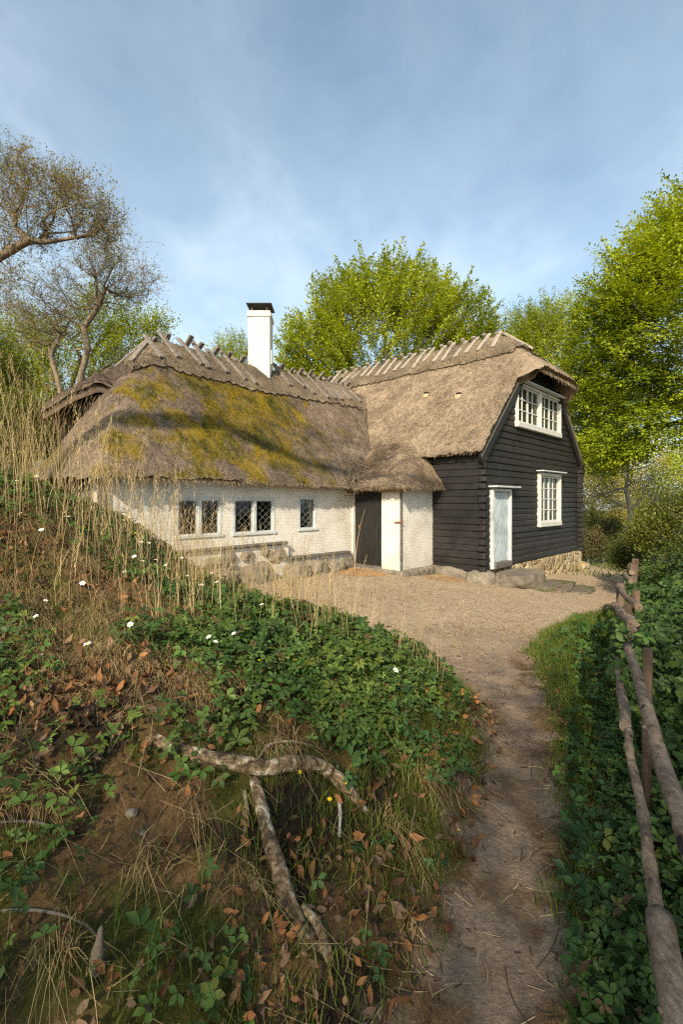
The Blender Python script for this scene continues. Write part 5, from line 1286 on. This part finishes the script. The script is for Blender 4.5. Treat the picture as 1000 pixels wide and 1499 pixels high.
# ---------------------------------------------------------------- the bare birch root on the cut bank, twigs, stones
def curve_pts(ctrl, n):
    out = []; N_ = len(ctrl)
    for i in range(N_ - 1):
        p0, p1, p2, p3 = [np.array(ctrl[max(0, min(N_ - 1, i + k))], float) for k in (-1, 0, 1, 2)]
        for k in range(n):
            t = k / n; out.append(.5 * ((2 * p1) + (-p0 + p2) * t + (2 * p0 - 5 * p1 + 4 * p2 - p3) * t * t + (-p0 + 3 * p1 - 3 * p2 + p3) * t ** 3))
    out.append(np.array(ctrl[-1], float)); return out
def limb(m, ctrl, wob, seed, sides=14, n=10):
    pts = curve_pts([c[:3] for c in ctrl], n); rr = np.interp(np.linspace(0, 1, len(pts)), np.linspace(0, 1, len(ctrl)), [c[3] for c in ctrl])
    rr = [r * (1 + .16 * mnoise.noise(Vector((i * .45, seed, 0)))) for i, r in enumerate(rr)]
    m.tube([Vector(p) for p in pts], rr, sides, wob=wob)
pts = [(*on_bank(px, py, l), r) for px, py, l, r in ROOT]
m = MB(); limb(m, pts, .28, 1)
m.obj('birch_root', M['birch'], label='peeling birch root lying bare across the top of the cut bank', cat='tree root')
pts = [(*on_bank(px, py, l), r) for px, py, l, r in LOW]
m = MB(); limb(m, pts, .3, 2)
pts2 = [(*on_bank(px, py, l), r) for px, py, l, r in [(440, 1335, .02, .016), (462, 1358, .015, .02), (476, 1390, .0, .022), (490, 1425, -.03, .014)]]
limb(m, pts2, .3, 5)
m.obj('birch_root', M['birch'], label='thick flaking birch root running down the bank from under the cross-lying one', cat='tree root')
def twig(px_pts, name, label, mat):
    pts = [(*on_bank(px, py, l), r) for px, py, l, r in px_pts]; m = MB(); limb(m, pts, .2, px_pts[0][0], 8, 6); m.obj(name, M[mat], label=label, cat='twig')
twig([(372, 1128, .02, .006), (392, 1108, .05, .006), (420, 1101, .05, .0055), (450, 1102, .04, .005), (478, 1100, .0, .003)], 'twig', 'thin arched root twig above the cross-lying birch root', 'oakbark')
twig([(496, 1180, .03, .008), (498, 1205, .03, .008), (496, 1230, -.02, .006)], 'twig', 'short pale root stub hanging below the end of the birch root', 'palebark')
twig([(358, 1165, .02, .010), (362, 1200, .02, .009), (355, 1230, .0, .007), (350, 1250, -.02, .005)], 'twig', 'thin root beside the top of the thick lower birch root', 'oakbark')
twig([(3, 1338, .01, .0045), (45, 1338, .012, .0045), (90, 1345, .012, .004), (122, 1358, .01, .003), (143, 1372, .0, .0015)], 'twig', 'long dark bent twig low on the bank at the left edge', 'grey_wood')
twig([(0, 1212, .02, .005), (45, 1211, .02, .005), (85, 1212, .0, .003)], 'twig', 'straight grey twig stuck in the dry grass at the left edge', 'grey_wood')
M['flint'] = stone('pale_flint', [(.3, (.06, .045, .03)), (.5, (.13, .105, .075)), (.7, (.22, .185, .14))])
def stone_at(px, py, d, label, mat='boulder', seed=0):
    p = on_bank(px, py); m = MB(); m.rock((0, 0, 0), d, seed, sub=3); o = m.obj('stone', M[mat], label=label, cat='stone'); o.location = (p[0], p[1], p[2] + d[2] * .25); return o
m = MB(); p = on_bank(140, 1425)
m.tube([Vector((0, 0, -.03)), Vector((0, .0, -.025)), Vector((.0, .004, .0)), Vector((0, .012, .03)), Vector((0, .02, .055)), Vector((0, .026, .075)), Vector((0, .028, .082))], [.008, .017, .020, .017, .009, .007, .003], 12, wob=.2)
o = m.obj('flint_stone', M['flint'], label='pale gourd-shaped stone sticking out of the bank in the lower left corner', cat='stone'); o.location = tuple(p + np.array([0, 0, .02]))
stone_at(192, 1193, (.035, .03, .025), 'small reddish stone at the edge of the mossy hollow', 'boulder', 7)
stone_at(208, 1222, (.022, .02, .018), 'little yellowish pebble below the reddish stone', 'step', 8)
# boulders and steps at the house
def boulder(t, s, d, label, mat='boulder', seed=0, rot=0, dz=0, name='boulder', cat='boulder', flat=0):
    x, y = to_world(t, s); m = MB(); m.rock((0, 0, 0), d, seed, sub=4, amp=.17, flat=flat, rot=rot); o = m.obj(name, M[mat], label=label, cat=cat)
    o.location = (float(x), float(y), z1(float(x), float(y)) + dz); o.rotation_euler.z = math.atan2(U[1], U[0]); return o
boulder(-4.45, 2.58, (.62, .4, .46), 'round brown boulder under the middle leaded window', seed=3, dz=.12)
boulder(-3.4, 2.55, (.5, .4, .40), 'grey-brown boulder at the foot of the plinth under the lower ledge', seed=4, dz=.10)
boulder(-2.85, 2.58, (.6, .35, .42), 'angular brown boulder under the single leaded window', seed=5, dz=.08)
boulder(-2.2, 2.6, (.4, .35, .36), 'small boulder nearest the dark plank door', seed=6, dz=.06)
boulder(-5.3, 2.55, (.5, .4, .40), 'boulder half hidden by dry grass under the left leaded window', seed=9, dz=.12)
boulder(.72, -.56, (1.35, .74, .50), 'large flat worn stone serving as upper doorstep of the pale door', 'step', 11, 0, .13, 'stone_step', 'stone step', .35)
boulder(1.0, -1.2, (1.15, .62, .34), 'lower mossy slab step in front of the large doorstep', 'mossystep', 12, .05, .05, 'stone_step', 'stone step', .45)
boulder(1.5, -1.62, (1.0, .45, .20), 'lowest thin slab lying in the gravel below the steps', 'mossystep', 13, .1, .0, 'stone_step', 'stone step', .45)
boulder(.02, -.55, (.26, .22, .18), 'small round stone wedged left of the doorstep', 'step', 14, 0, .02)

# ---------------------------------------------------------------- camera, sun, sky
cam = bpy.data.cameras.new('camera'); co = bpy.data.objects.new('camera', cam); COL.objects.link(co)
co.location = (0, 0, 1.6); co.rotation_euler = (R(90), 0, 0)
cam.sensor_fit = 'VERTICAL'; cam.sensor_height = 36; cam.sensor_width = 24; cam.lens = 700 * 36 / 1499; cam.shift_y = -14.5 / 1499; cam.clip_end = 1000; cam.clip_start = .05
scene.camera = co
SUN_EL = R(31); sx_, sy_ = -.29, -.957          # horizontal direction towards the sun: behind the camera, a little left
sd = Vector((sx_ * math.cos(SUN_EL), sy_ * math.cos(SUN_EL), math.sin(SUN_EL)))
sun = bpy.data.lights.new('sun', 'SUN'); sun.energy = 4.6; sun.angle = R(.53); sun.color = (1, .88, .69)
so = bpy.data.objects.new('sun', sun); COL.objects.link(so); so.rotation_euler = sd.to_track_quat('Z', 'Y').to_euler()
w = bpy.data.worlds.new('World'); scene.world = w; w.use_nodes = True; nt = w.node_tree; bg = nt.nodes['Background']
sky = nt.nodes.new('ShaderNodeTexSky'); sky.sky_type = 'NISHITA'; sky.sun_disc = False; sky.sun_elevation = SUN_EL; sky.sun_rotation = math.atan2(sx_, sy_)
sky.air_density = 1.0; sky.dust_density = 1.6; sky.ozone_density = 1.0
tc = nt.nodes.new('ShaderNodeTexCoord'); sp = nt.nodes.new('ShaderNodeSeparateXYZ'); nt.links.new(tc.outputs['Generated'], sp.inputs[0])
# cloud layer: direction projected on a plane overhead
dv = math_(nt, 'MAXIMUM', sp.outputs[2], .06); cb = nt.nodes.new('ShaderNodeCombineXYZ')
nt.links.new(math_(nt, 'DIVIDE', sp.outputs[0], math_(nt, 'ADD', dv, .25)), cb.inputs[0]); nt.links.new(math_(nt, 'DIVIDE', sp.outputs[1], math_(nt, 'ADD', dv, .25)), cb.inputs[1])
mp = nt.nodes.new('ShaderNodeMapping'); mp.inputs['Scale'].default_value = (1.0, .8, 1); mp.inputs['Rotation'].default_value = (0, 0, R(-55)); mp.inputs['Location'].default_value = (3.1, 1.7, 0); nt.links.new(cb.outputs[0], mp.inputs[0])
c1 = tnoise(nt, mp.outputs[0], .9, 3, .5, .3); c2 = tnoise(nt, mp.outputs[0], 4.2, 9, .60, .25)
cf = math_(nt, 'ADD', math_(nt, 'MULTIPLY', c1, .66), math_(nt, 'MULTIPLY', c2, .34))
low = N(nt, 'ShaderNodeMapRange'); low.inputs['From Min'].default_value = .62; low.inputs['From Max'].default_value = .12; low.inputs['To Min'].default_value = 0; low.inputs['To Max'].default_value = .22; nt.links.new(sp.outputs[2], low.inputs['Value'])
cf = math_(nt, 'ADD', cf, low.outputs[0])
k = ramp(nt, cf, [(.40, (.06, .06, .06)), (.58, (.20, .20, .20)), (.74, (.46, .46, .46)), (.88, (.74, .74, .74))])
skyc = mixc(nt, k, sky.outputs[0], (6.4, 6.6, 7.3))
skyc = mixc(nt, 1.0, skyc, (.93, 1.02, .97), 'MULTIPLY'); nt.links.new(skyc, bg.inputs[0]); bg.inputs[1].default_value = .135
scene.view_settings.view_transform = 'Standard'; scene.view_settings.look = 'None'; scene.view_settings.exposure = 0.68; scene.view_settings.gamma = 1
scene.cycles.max_bounces = 6; scene.cycles.diffuse_bounces = 3; scene.cycles.glossy_bounces = 2; scene.cycles.transmission_bounces = 4; scene.cycles.transparent_max_bounces = 8
scene.cycles.use_denoising = False; scene.cycles.pixel_filter_type = 'BLACKMAN_HARRIS'; scene.cycles.filter_width = 1.25
